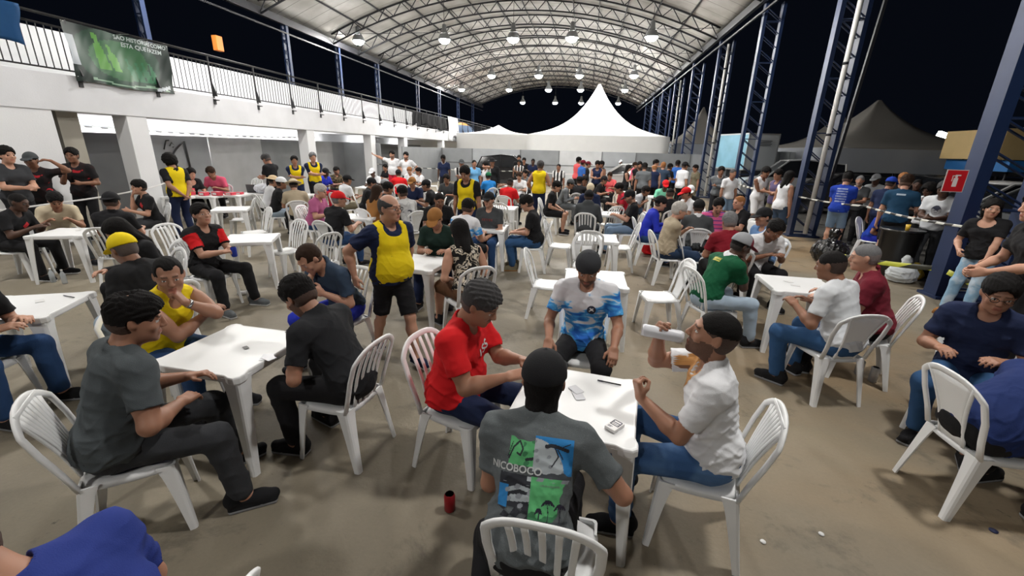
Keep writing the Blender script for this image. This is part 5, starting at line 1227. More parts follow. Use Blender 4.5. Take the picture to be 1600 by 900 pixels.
PP('person in black T-shirt standing and reading a sheet of paper by the wall', 412, 242, 'n', 272, y=10.9, hp=30, top=('tee', 'black'), bot=('long', 'black'), hc='s', skin='m', arm='cards')
PP('young person in yellow bib with folded arms, left of the pair by the wall', 459, 244, 'n', 140, y=11.6, hp=0, top=('tee', 'navy'), bib='yellow', bot=('long', 'navy'), skin='m', arm='cross')
PP('older person in yellow bib with folded arms, right of the pair by the wall', 488, 239, 'n', 130, y=12.0, hp=2, top=('tee', 'navy'), bib='yellow', bot=('long', 'black'), hair='short', hc='g', skin='l', arm='cross')
PP('person in straw hat next to the white cap at the left', 428, 276, 's', 40, lean=14, hp=10, top=('tee', 'white'), bot=('long', 'black'), cap=('straw', 'f', 'hat'), skin='m')
PP('person in white cap, black T-shirt and pale shorts seen from behind', 440, 277, 's', 50, lean=10, hp=10, g=1.15, top=('tee', 'black'), bot=('shorts', 'pdenim'), cap=('white', 'f'), skin='t', flod=2)
PP('person in a wide cream hat behind the white cap man', 457, 277, 's', 320, lean=10, hp=16, top=('tee', 'beige'), bot=('long', 'black'), cap=('cream', 'f', 'hat'), skin='m')
PP('grey-haired person in mauve polo shirt looking right', 502, 289, 's', 84, lean=10, hp=14, g=1.2, top=('polo', 'mauve'), bot=('long', 'denim'), hc='w', skin='l')
PP('person in red cap and black T-shirt seen from behind in a grooved chair', 529, 299, 's', 20, lean=12, hp=6, hy=30, g=1.15, top=('tee', 'black'), bot=('long', 'denim'), cap=('red', 'f'), hc='g', skin='l')
PP('person in royal blue shirt and black cap with red trousers sitting by the wall', 509, 262, 's', 100, lean=10, hp=12, top=('tee', 'royal'), bot=('long', 'crimson'), cap=('black', 'f'), skin='d')
PP('bearded person in camouflage T-shirt sitting by the zinc wall', 526, 262, 's', 110, lean=6, hp=10, top=('tee', 'camo'), bot=('long', 'black'), beard=1, skin='l', hc='k')
PP('person in black cap and white T-shirt seen from behind in a solid-backed chair', 543, 273, 's', 30, lean=10, hp=10, top=('tee', 'white'), bot=('long', 'khaki'), cap=('black', 'f'), skin='t')
PP('dark-skinned person in white cap and white T-shirt facing the camera', 581, 263, 's', 178, lean=6, hp=14, top=('tee', 'white'), bot=('long', 'black'), cap=('white', 'f'), skin='d')
PP('dark-haired person in black sitting right of the white cap man', 601, 257, 's', 200, lean=4, hp=10, top=('tee', 'black'), bot=('long', 'black'), skin='m')
PP('big bearded person in white T-shirt standing with one arm stretched out sideways', 612, 236, 'n', 184, y=16.6, g=1.35, hp=4, top=('tee', 'white'), bot=('shorts', 'crimson'), beard=1, skin='l', arm='point')
PP('bearded person in white T-shirt with a black shoulder band, hands on hips', 634, 238, 'n', 180, y=16.8, g=1.2, hp=4, top=('tee', 'white'), trim='black', bot=('shorts', 'black'), beard=1, skin='l', arm='hips')
PP('person in red T-shirt and black cap seen from behind at the back left', 622, 265, 's', 330, lean=10, hp=10, top=('tee', 'red'), bot=('long', 'black'), cap=('black', 'f'), skin='m')
PP('fair-haired person in white T-shirt behind the red shirt', 639, 262, 's', 180, lean=6, hp=20, top=('tee', 'white'), bot=('long', 'black'), hc='o', skin='l')
PP('dark-haired person in white T-shirt next to the fair-haired one', 653, 262, 's', 230, lean=6, hp=10, top=('tee', 'white'), bot=('long', 'black'), hc='k', skin='m')
PP('person in pale blue cap seen from behind at the back left', 602, 280, 's', 10, lean=8, top=('tee', 'lgrey'), bot=('long', 'black'), cap=('lgrey', 'f'), skin='m')
PP('person in black cap and black T-shirt behind the bald walking man', 582, 279, 's', 60, lean=12, hp=12, top=('tee', 'black'), bot=('long', 'black'), cap=('black', 'f'), skin='m')
PP('brown-haired person in tan tank top beside the bald walking man', 590, 290, 's', 20, lean=12, hp=10, top=('tank', 'tan'), bot=('long', 'black'), hair='long', hc='b', fem=1, skin='l', sw=.9)
PP('person in tan cap and navy T-shirt facing the camera at the back table', 643, 277, 's', 182, lean=6, hp=12, top=('tee', 'navy'), bot=('long', 'black'), cap=('tan', 'f'), skin='m')
PP('person in grey and black patterned T-shirt seen from behind, left of the brown cap', 627, 291, 's', 300, lean=10, hp=14, top=('tee', 'greypattern'), bot=('long', 'black'), hc='k', skin='m')
PP('person with short black hair and dark shirt left of the patterned T-shirt', 607, 284, 's', 45, lean=10, hp=14, top=('tee', 'charcoal'), bot=('long', 'black'), hc='k', skin='m')
PP('person in black cap and black T-shirt in profile, reaching over a table', 664, 281, 's', 262, lean=16, hp=14, top=('tee', 'black'), bot=('long', 'black'), cap=('black', 'f'), skin='t')
PP('bald person in black T-shirt with red patch looking down, behind the brown cap', 687, 302, 's', 150, lean=6, hp=24, g=1.25, top=('tee', 'black'), bot=('shorts', 'black'), hair='buzz', skin='t')
PP('person in navy T-shirt with a white scarf standing against the dark zinc wall', 692, 243, 'n', 180, y=17.4, hp=16, top=('tee', 'navy'), trim='white', bot=('long', 'black'), skin='d', arm='down')
PP('seated person in dark grey T-shirt under the scarf man', 697, 273, 's', 182, lean=6, hp=14, top=('tee', 'dgrey'), bot=('long', 'black'), skin='t')
HERO['bib2'] = PP('young person in yellow bib over black standing in the centre left', 725, 261, 'n', 186, y=7.75, hp=26, top=('tee', 'black'), bib='yellow', bot=('long', 'navy'), skin='m', arm='down')
PP('person in dark cap and white and black shirt standing left of the sky blue shirt', 721, 249, 'n', 160, y=14.5, hp=4, top=('tee', 'vstripe'), bot=('long', 'black'), cap=('dgrey', 'f'), skin='t', arm='cross')
PP('person in sky blue T-shirt standing at the back left of centre', 741, 250, 'n', 150, y=15.0, hp=2, top=('tee', 'sky'), bot=('shorts', 'navy'), hair='buzz', skin='m', arm='down')
PP('person in white T-shirt standing with a hand raised, right of the sky blue shirt', 758, 253, 'n', 230, y=14.6, hp=6, top=('tee', 'white'), bot=('long', 'black'), skin='m', arm='head')
PP('person in wide black hat and black clothes standing', 769, 247, 'n', 190, y=15.4, hp=6, top=('long', 'black'), bot=('long', 'black'), cap=('black', 'f', 'hat'), skin='m', arm='down')
PP('person in green cap and bright blue T-shirt seen from behind', 763, 269, 's', 320, lean=4, hp=4, hy=20, top=('tee', 'sky2'), bot=('long', 'black'), cap=('green', 'f'), skin='m')
PP('person in white T-shirt seated right of the green cap', 777, 265, 's', 60, lean=6, hp=10, top=('tee', 'white'), bot=('long', 'black'), hc='k', skin='t')
PP('close-cropped person in red T-shirt seen from behind', 798, 279, 's', 15, lean=10, hp=16, g=1.1, top=('tee', 'red'), bot=('long', 'black'), hair='buzz', skin='t')
PP('person in white T-shirt facing the camera beyond the red shirt', 811, 270, 's', 185, lean=6, hp=16, top=('tee', 'white'), bot=('long', 'black'), hc='b', skin='l')
PP('person in grey shirt sitting behind the white shirt, left of the yellow bib', 820, 266, 's', 200, lean=4, hp=12, top=('tee', 'grey'), bot=('long', 'black'), skin='m')
HERO['gcap'] = PP('person in black cap and charcoal T-shirt facing the camera, arms at rest', 764, 300, 's', 190, lean=-2, hp=2, top=('tee', 'dgrey'), bot=('long', 'denim'), cap=('black', 'f'), skin='l', arm='lap')
HERO['tie2'] = PP('person in blue and white tie-dye shirt seen from behind', 733, 312, 's', 18, lean=10, bend=12, hp=16, top=('jersey', 'tiedye'), bot=('shorts', 'black'), skin='m', arm='table')
HERO['woman'] = PP('dark-haired person in patterned sleeveless top seen from behind', 716, 344, 's', 318, lean=10, bend=12, hp=16, top=('tank', 'pattern'), bot=('shorts', 'brown'), hair='long', hc='k', fem=1, skin='l', sw=.92, arm='lap')
HERO['bcap'] = PP('person in brown cap and dark green T-shirt with hands on the table', 677, 328, 's', 172, lean=8, hp=30, hy=10, top=('tee', 'dgreen'), bot=('long', 'navy'), cap=('tan', 'f'), skin='m', arm=((.12, .36, .77), (-.14, .36, .77)), watch='l')
HERO['glass'] = PP('person with glasses, black T-shirt and blue jeans in profile', 819, 307, 's', 268, lean=4, bend=10, hp=26, top=('tee', 'black'), bot=('long', 'denimx'), skin='l', hc='k', glasses=1, g=1.1, arm=((.10, .34, .68), (-.08, .34, .68)), shoe=('khaki', 'tan'))
HERO['bib3'] = PP('grey-haired person in yellow bib standing with back to camera, centre', 845, 252, 'n', 8, y=12.3, g=1.12, hp=8, top=('tank', 'yellow'), bib='yellow', bot=('long', 'navy'), hc='s', skin='m', arm=((.20, .22, 1.12), (-.22, .10, .95)))
PP('person in white and black shirt standing right of the yellow bib', 873, 256, 'n', 190, y=16.5, g=1.15, hp=6, top=('tee', 'vstripe'), bot=('long', 'black'), hair='buzz', skin='t', arm='down')
PP('person in black and white striped shirt standing by the black car', 811, 250, 'n', 175, y=20.5, hp=4, top=('tee', 'vstripe'), bot=('long', 'black'), skin='t', arm='cross')
PP('taller dark-haired person standing behind the striped shirt', 811, 243, 'n', 170, y=21.6, hp=2, top=('tee', 'black'), bot=('long', 'black'), skin='m', arm='down')
PP('person in black standing with folded arms between striped shirt and navy shirt', 819, 247, 'n', 178, y=20.8, hp=8, top=('tee', 'black'), bot=('long', 'black'), skin='m', arm='cross')
PP('person in navy T-shirt standing left of the yellow bib back', 833, 248, 'n', 180, y=19.0, hp=8, top=('tee', 'navy'), bot=('long', 'black'), hair='buzz', skin='d', arm='cross')
PP('person in coral pink T-shirt standing in front of the grey fence', 905, 246, 'n', 60, y=19.0, hp=4, top=('tee', 'coral'), bot=('long', 'black'), skin='m', arm='down')
PP('person in blue polo and dark red cap standing next to the coral shirt', 912, 250, 'n', 60, y=18.2, hp=6, top=('polo', 'lbluex'), bot=('long', 'black'), cap=('maroon', 'f'), skin='m', arm='down')
PP('person in dark jacket standing behind the blue polo', 920, 252, 'n', 90, y=18.9, hp=6, top=('long', 'charcoal'), bot=('long', 'black'), cap=('maroon', 'f'), skin='m', arm='down')
PP('person in navy sleeveless jersey standing and pouring a drink', 934, 252, 'n', 185, y=17.0, hp=22, top=('tank', 'navy'), bot=('long', 'black'), skin='m', arm='cards')
PP('person in dark vest standing behind the navy jersey', 940, 252, 'n', 240, y=18.0, hp=6, top=('tank', 'charcoal'), bot=('long', 'black'), skin='t', arm='down')
PP('person in white cap and grey T-shirt standing behind the white car', 970, 250, 'n', 210, y=27.0, hp=8, top=('tee', 'lgrey'), bot=('long', 'black'), cap=('white', 'f'), skin='t', arm='down')
PP('long-haired person in black top standing at the front of the crowd', 983, 258, 'n', 100, y=17.0, s=.95, hp=6, top=('tank', 'black'), bot=('long', 'black'), hair='long', hc='k', fem=1, skin='l', sw=.9, arm='cross')
PP('person in pale pink shirt at the back of the crowd', 993, 254, 'n', 100, y=20.0, hp=4, top=('tee', 'pink'), bot=('long', 'black'), hc='b', skin='l', arm='down')
PP('bearded person in black T-shirt in the crowd beside the long-haired one', 1000, 253, 'n', 170, y=17.6, hp=6, top=('tee', 'black'), bot=('long', 'black'), beard=1, skin='m', arm='cross')
PP('person in grey T-shirt standing with back to camera in the crowd', 1008, 255, 'n', 10, y=15.6, g=1.1, hp=6, top=('tee', 'grey'), bot=('long', 'black'), hc='k', skin='m', arm='down')
PP('bald person in navy vest standing with back to camera in the crowd', 1023, 257, 'n', 350, y=16.6, hp=8, g=1.1, top=('tank', 'navy'), bot=('long', 'black'), hair='bald', hc='o', skin='l', arm='down')
PP('tall dark-haired person in dark shirt behind the navy vest', 1026, 250, 'n', 120, y=18.4, hp=6, top=('tee', 'charcoal'), bot=('long', 'black'), skin='m', arm='down')
PP('blond person in denim shirt with hands raised to the head in the crowd', 1037, 254, 'n', 5, y=17.5, s=.97, hp=4, top=('tee', 'bluegrey'), bot=('long', 'denim'), hair='short', hc='o', skin='l', arm='head')
PP('person in black T-shirt with raised phone beside the blond person', 1048, 256, 'n', 60, y=18.2, hp=6, top=('tee', 'black'), bot=('long', 'black'), skin='m', arm='cards')
PP('person in blue T-shirt seen from behind, left of the white T-shirt', 1060, 251, 'n', 30, y=19.0, hp=6, top=('tee', 'lbluex'), bot=('long', 'black'), skin='m', arm='down')
PP('person in black cap and white T-shirt standing in profile at the right of the crowd', 1072, 253, 'n', 60, y=16.2, hp=10, g=1.08, top=('tee', 'white'), bot=('long', 'black'), cap=('black', 'f'), skin='m', arm='down')
PP('person in khaki shirt standing right of the white T-shirt', 1087, 258, 'n', 250, y=18.0, hp=8, top=('tee', 'khaki'), bot=('long', 'khaki'), skin='m', arm='down')
PP('thin person in grey jacket standing with folded arms before the third column', 1128, 261, 'n', 185, y=13.9, hp=10, top=('long', 'grey'), trim='white', bot=('long', 'black'), skin='t', arm='cross')
PP('person in plain white T-shirt and jeans shorts standing by the fourth column', 1147, 264, 'n', 160, y=13.4, hp=8, top=('tee', 'white'), bot=('shorts', 'ldenim'), hair='buzz', hc='s', skin='m', arm='down')
PP('person in white tank top and white shorts, arms folded, left of the pair', 1200, 262, 'n', 150, y=12.5, hp=20, g=1.1, top=('tank', 'white'), bot=('shorts', 'white'), skin='t', arm='cross')
PP('person in purple tank top and khaki shorts, arms folded, right of the pair', 1216, 265, 'n', 245, y=12.2, hp=14, g=1.1, top=('tank', 'purple'), bot=('shorts', 'khaki'), skin='m', arm='cross')
PP('person in white tank top and denim shorts seen from behind at the second column', 1236, 268, 'n', 70, y=11.0, s=.93, hp=6, top=('tank', 'white'), bot=('shorts', 'bluegrey'), hair='long', hc='k', fem=1, skin='m', sw=.9, arm='down')
# seated crowd in the middle distance
PP('person in black T-shirt and dark shorts sitting sideways in the centre', 872, 284, 's', 96, lean=6, hp=16, top=('tee', 'black'), bot=('shorts', 'black'), skin='l', arm='lap', shoe=('black', 'white'))
PP('person in grey jacket and dark cap sitting in profile behind the black shirt', 894, 280, 's', 92, lean=16, hp=22, top=('long', 'grey'), bot=('long', 'grey'), cap=('dgrey', 'f'), skin='m')
PP('dark-haired person in black seen from behind between grey jacket and beanie', 906, 277, 's', 10, lean=8, hp=8, top=('tee', 'black'), bot=('long', 'black'), skin='m')
PP('person in dark clothes facing the camera at the back of the centre table', 914, 275, 's', 180, lean=8, hp=16, top=('tee', 'charcoal'), bot=('long', 'black'), skin='t')
PP('person in pale beanie and blue jacket facing the camera', 923, 287, 's', 182, lean=8, hp=20, top=('long', 'navy'), bot=('long', 'black'), cap=('cream', 'f', 'beanie'), skin='m')
HERO['hood'] = PP('person in grey hooded sweatshirt and black cap seen from behind', 921, 297, 's', 3, lean=14, bend=12, hp=14, g=1.1, top=('hoodie', 'dgrey'), bot=('long', 'charcoal'), cap=('black', 'f'), skin='m')
PP('person in black cap reaching across with bare arms, left of the red shirt', 946, 276, 's', 110, lean=16, hp=16, top=('tee', 'black'), bot=('long', 'black'), cap=('black', 'f'), skin='m')
PP('person in burgundy T-shirt and black hair facing left', 966, 287, 's', 262, lean=14, hp=18, top=('tee', 'crimson'), bot=('long', 'black'), skin='m')
PP('person in coral T-shirt facing the camera just behind the burgundy shirt', 953, 270, 's', 200, lean=6, hp=16, top=('tee', 'coral'), bot=('long', 'black'), hc='b', skin='m')
PP('person in black cap, black T-shirt and pale jeans leaning back with a phone', 981, 299, 's', 268, lean=-6, hp=26, top=('tee', 'black'), bot=('long', 'ldenim'), cap=('black', 'f'), beard=1, skin='l', arm='phone')
PP('person in white and grey T-shirt leaning far forward on the table', 1012, 292, 's', 92, lean=32, bend=16, hp=20, top=('tee', 'lgrey'), bot=('shorts', 'bluegrey'), skin='t')
PP('person in black T-shirt seen from behind below the red cap', 1048, 292, 's', 350, lean=8, hp=10, g=1.15, top=('tee', 'black'), bot=('long', 'black'), hair='buzz', skin='m')
PP('person in orange-red cap and mint T-shirt', 1041, 282, 's', 182, lean=8, hp=20, top=('tee', 'mint'), bot=('long', 'black'), cap=('red', 'f'), skin='d')
PP('person in black cap and long-sleeved royal blue top in profile', 1036, 305, 's', 88, lean=12, bend=12, hp=18, top=('long', 'royal'), bot=('long', 'denim'), cap=('black', 'b'), skin='l')
PP('person in red cap sitting left of the white cap', 1071, 294, 's', 250, lean=8, hp=14, top=('tee', 'white'), bot=('long', 'black'), cap=('red', 'f'), skin='m')
PP('person in white cap and black T-shirt with a white print facing the camera', 1080, 291, 's', 190, lean=6, hp=16, top=('tee', 'black'), bot=('long', 'black'), cap=('white', 'f'), skin='m', slabel='black T-shirt with a white printed square')
PP('person in black cap and dark grey top with white collar seen from behind', 1094, 309, 's', 8, lean=12, hp=12, top=('tee', 'dgrey'), trim='white', bot=('long', 'black'), cap=('black', 'f'), skin='t')
HERO['beige'] = PP('white-haired person in beige T-shirt and jeans sitting in profile', 1065, 317, 's', 82, lean=4, bend=10, hp=12, g=1.2, top=('tee', 'beige'), bot=('long', 'navyjeans'), hc='w', skin='l', arm='cross')
HERO['stripe'] = PP('person in pink and purple striped polo shirt with goatee', 1125, 311, 's', 184, lean=4, hp=22, g=1.15, top=('polo', 'pinkstripe'), bot=('long', 'black'), beard=2, skin='l', hc='k')
PP('fair person in black T-shirt sitting turned away behind the striped polo', 1155, 309, 's', 250, lean=4, hp=6, top=('tee', 'black'), bot=('long', 'black'), hair='buzz', hc='o', skin='l')
HERO['maroon2'] = PP('grey-haired person in dark red T-shirt seen from behind', 1141, 333, 's', 356, lean=14, bend=12, hp=14, g=1.25, top=('tee', 'maroonx'), bot=('long', 'black'), hc='g', skin='m')
HERO['lblue'] = PP('person in black cap and light blue T-shirt facing left', 1192, 325, 's', 252, lean=4, hp=8, top=('tee', 'lbluey'), bot=('long', 'black'), cap=('black', 'f'), skin='m', arm='lap')
HERO['green'] = PP('person in green jersey and grey cap with maroon peak', 1168, 366, 's', 68, lean=18, bend=16, hp=24, hy=10, top=('jersey', 'greenx'), trim='white', bot=('long', 'pdenim'), cap=('lgrey', 'f'), captrim='maroon', skin='d', arm='chin')
HERO['wpolo'] = PP('smiling person in white polo shirt laying cards on the right-hand table', 1222, 347, 's', 172, lean=18, bend=14, hp=34, hy=-12, top=('polo', 'white'), bot=('long', 'black'), skin='t', hc='k', arm=((.08, .42, .78), (-.12, .42, .78)))
HERO['wtee'] = PP('person in plain white T-shirt seen from behind at the right-hand table', 1299, 392, 's', 322, lean=12, bend=12, hp=14, hy=-8, g=1.12, top=('tee', 'whiteg'), bot=('long', 'denimx'), hair='buzz', hc='k', skin='t', arm=((.10, .36, .78), (-.20, .34, .80)))
HERO['maroon'] = PP('balding person in maroon polo shirt facing left at the right-hand table', 1354, 381, 's', 292, lean=10, bend=10, hp=10, g=1.3, top=('polo', 'maroon'), bot=('long', 'black'), hair='buzz', hc='g', skin='l', arm='table')
# standing drinkers on the right
PP('person in bright blue T-shirt with back lettering and pale shorts', 1327, 271, 'n', 40, y=10.9, hp=14, g=1.1, top=('tee', 'blue'), bot=('shorts', 'ldenim'), skin='l', hc='k', arm='cards', shoe=('black', 'white'))
HERO['rblue'] = PEOPLE[-1]
PP('bearded person in dark and white apron-like shirt facing the blue T-shirt', 1346, 274, 'n', 215, y=11.9, hp=8, top=('tee', 'dgrey'), trim='white', bot=('long', 'black'), hair='buzz', hc='g', beard=1, skin='m', arm='cards')
PP('person in pale grey cap and grey T-shirt among the drinkers', 1370, 272, 'n', 235, y=12.6, hp=16, top=('tee', 'lgrey'), bot=('long', 'black'), cap=('lgrey', 'f'), skin='d', arm='cards')
PP('person in blue cap and navy T-shirt seen from behind', 1396, 277, 'n', 60, y=10.4, hp=12, top=('tee', 'navy'), bot=('long', 'navy'), cap=('blue', 'f'), skin='m', arm='down')
HERO['teal'] = PP('person in dark teal T-shirt and black shorts seen from behind', 1420, 274, 'n', 40, y=9.4, hp=12, top=('tee', 'teal'), bot=('shorts', 'black'), hc='b', skin='l', arm=((.24, .34, 1.02), (-.26, .10, .85)), watch='r')
PP('orange-haired person behind the teal T-shirt', 1414, 271, 'n', 200, y=11.6, hp=4, top=('tee', 'black'), bot=('long', 'black'), hc='o', skin='m', arm='down')
PP('person in dark clothes standing in the shade right of the second column', 1306, 268, 'n', 240, y=12.2, hp=4, top=('tee', 'black'), bot=('shorts', 'khaki'), skin='m', arm='cards')
PP('dark-skinned person in white camisole standing beside the printed white T-shirt', 1453, 288, 'n', 250, y=9.9, s=.94, hp=16, top=('tank', 'white'), bot=('long', 'black'), hair='curly', hc='k', fem=1, skin='d', arm='cross')
PP('bald dark-skinned person behind the white camisole', 1436, 280, 'n', 215, y=11.0, hp=8, top=('tee', 'black'), bot=('long', 'black'), hair='buzz', skin='d', arm='down')
HERO['print'] = PP('grey-haired person in white T-shirt with a face print next to the nearest column', 1478, 284, 'n', 232, y=8.7, hp=18, g=1.12, top=('tee', 'whiteg'), bot=('long', 'charcoal'), hc='s', skin='d', arm='cards')
PP('person in blue top and blue trousers sitting behind the black shorts', 1388, 344, 's', 130, y=9.9, lean=10, hp=20, top=('tee', 'blue'), bot=('long', 'royal'), hair='buzz', skin='m', arm='lap')
HERO['lady'] = PP('dark-haired person in black top and ripped pale jeans leaning by the nearest column', 1556, 312, 'n', 232, y=6.55, hp=4, hy=-26, side=6, fem=1, sw=.92, top=('tee', 'black'), bot=('long', 'rippedjeans'), hair='long', hc='k', skin='l', arm=((.20, .20, .98), (-.12, .26, .92)), foot=((.16, .14, .085), (-.10, .26, .085)), shoe=('tan', 'tan'))
PP('person in black T-shirt standing half out of frame at the right edge', 1632, 300, 'n', 285, y=4.6, hp=6, lean=10, top=('tee', 'black'), bot=('long', 'black'), skin='l', arm=((.1, .36, 1.0), (-.14, .38, 1.02)))
HERO['navy'] = PP('person with glasses in navy T-shirt sitting at the right edge', 1574, 434, 's', 222, lean=6, bend=10, hp=16, hy=-14, g=1.1, top=('tee', 'navy'), bot=('long', 'denimx'), glasses=1, skin='m', hc='k', arm=((.16, .34, .76), (-.14, .32, .76)))
HERO['bend'] = PP('person in blue T-shirt bent forward in the chair at the right edge', 1600, 560, 's', 84, xy=(2.43, 2.62), lean=38, bend=22, hp=20, g=1.25, sw=1.05, top=('tee', 'navyblue'), bot=('long', 'black'), skin='m', arm=((.16, .52, .70), (-.16, .52, .70)))
HERO['corner'] = PP('blurred person in blue shirt at the bottom left corner', 0, 0, 's', 265, xy=(-1.08, .60), lean=28, bend=16, hp=55, g=1.38, sw=1.12, top=('tee', 'royalx'), bot=('long', 'black'), skin='m', arm=((.20, .50, .56), (-.20, .50, .50)))
EXTRA = dict(dgreyblue=(.072, .084, .092), charcoalx=(.016, .017, .020), sky2=(.02, .20, .55), lbluex=(.04, .14, .48), denimx=(.03, .085, .20), navyjeans=(.02, .04, .085), maroonx=(.20, .008, .018), lbluey=(.14, .27, .52), greenx=(.005, .085, .035), whiteg=(.60, .62, .65), navyblue=(.012, .026, .11), royalx=(.018, .035, .20))
PAL.update(EXTRA); fab('whiteg', PAL['whiteg'])
# keep neighbours in the far crowd from standing inside one another (moves along the line of sight)
def relax():
    for it in range(60):
        for i, a in enumerate(PEOPLE):
            for b in PEOPLE[i+1:]:
                ax, ay = a['loc'][:2]; bx, by = b['loc'][:2]; d = math.hypot(ax-bx, ay-by); need = .78 if a['kind'] == b['kind'] == 's' else .62
                if d >= need or (math.hypot(ax, ay) < 7.0) or math.hypot(bx, by) < 7.0: continue
                m = .04*(1 if math.hypot(ax, ay) >= math.hypot(bx, by) else -1)
                for o, sg_ in ((a, m), (b, -m)):
                    x, y, _ = o['loc']; r = math.hypot(x, y); o['loc'] = (x*(1+sg_/r), y*(1+sg_/r), 0)
                if d < .35:
                    t = .02*(1 if ax > bx else -1); a['loc'] = (a['loc'][0]+t, a['loc'][1], 0); b['loc'] = (b['loc'][0]-t, b['loc'][1], 0)
relax()
for i, o in enumerate(PEOPLE):
    x, y, _ = o['loc']
    for cy in LC:
        if abs(y-cy) < .42 and 5.25 < x < 6.5: o['loc'] = (5.2 if x < 5.9 else 6.6, y, 0)
# ---------------------------------------------------------------- a chair under every sitter
KINDS = {'front': 'a', 'red': 'a', 'grey': 'b', 'black': 'a', 'wtee': 'd', 'bend': 'd', 'green': 'a', 'maroon2': 'b', 'drink': 'b', 'lcap': 'a', 'tie2': 'a', 'glass': 'a', 'woman': 'a'}
inv = {id(v): k for k, v in HERO.items()}
for o in PEOPLE:
    if o['kind'] != 's': continue
    th = R_(o['face']); f = Vector((math.sin(th), math.cos(th))); kd = KINDS.get(inv.get(id(o)), 'abdca'[o['seed'] % 5])
    back = -.02 if o.get('lean', 6) < 12 else .03
    x, y = o['loc'][0]+f.x*(.06+back), o['loc'][1]+f.y*(.06+back)
    lb = o['label'].split()
    if o is HERO['front']: x += .08
    cf = o['face']+((o['seed'] % 7)-3)*1.5
    if o is HERO['wtee']: cf = 348
    short = ' '.join(lb[:11]).rstrip(','); short = short[:-5] if short.endswith(' with') else short
    chair(x, y, cf, 'white chair holding the '+short, kd)
def cpx(px, py, face, label, kind): p = gz(px, py, .43); return chair(float(p[0]), float(p[1]), face, label, kind)
for c_ in ((857, 443, 92, 'empty white chair facing right, just left behind the tie-dye shirt man', 'c'), (1030, 462, 262, 'empty white chair standing alone right of the tie-dye shirt man', 'd'),
           (876, 383, 95, 'empty white chair at the left side of the central empty table', 'c'), (968, 385, 268, 'empty white chair at the right side of the central empty table', 'c'), (925, 352, 182, 'empty white chair at the far side of the central empty table', 'c'),
           (920, 398, 2, 'empty white chair, shaded back towards the camera, at the near side of the central table', 'a'), (916, 412, 178, 'empty round-backed white chair behind the tie-dye shirt man, facing him', 'c'),
           (447, 391, 200, 'empty white chair with four slats right of the red sleeves table', 'a'), (498, 408, 290, 'empty white chair in front of the bald walking man, turned left', 'a'),
           (398, 362, 215, 'empty waisted-back chair behind the red sleeves table', 'b'), (377, 342, 240, 'empty slatted white chair left of the waisted-back chair', 'a'), (290, 400, 100, 'empty slatted white chair just behind the man with red sleeves', 'a'),
           (790, 345, 20, 'empty white chair right of the black cap man in charcoal', 'a'), (777, 330, 200, 'empty round-backed white chair behind the black cap man', 'c'), (677, 290, 250, 'empty white chair at the back left of the yellow bib', 'b'),
           (700, 338, 300, 'empty white chair between bald man in black and yellow bib', 'a'), (826, 305, 100, 'empty white chair left of the standing man with yellow bib back', 'd'), (1085, 405, 95, 'empty white chair left of the table with number 21, nearer chair', 'c'),
           (395, 300, 180, 'white chair by the wall tables, left of the straw hat', 'a'), (950, 350, 330, 'empty white chair between hoodie and phone man', 'a'), (1095, 470, 50, 'empty round-backed white chair left of the green jersey man', 'c') if False else None):
    if c_: cpx(*c_)
for o in PEOPLE: make_person(o)
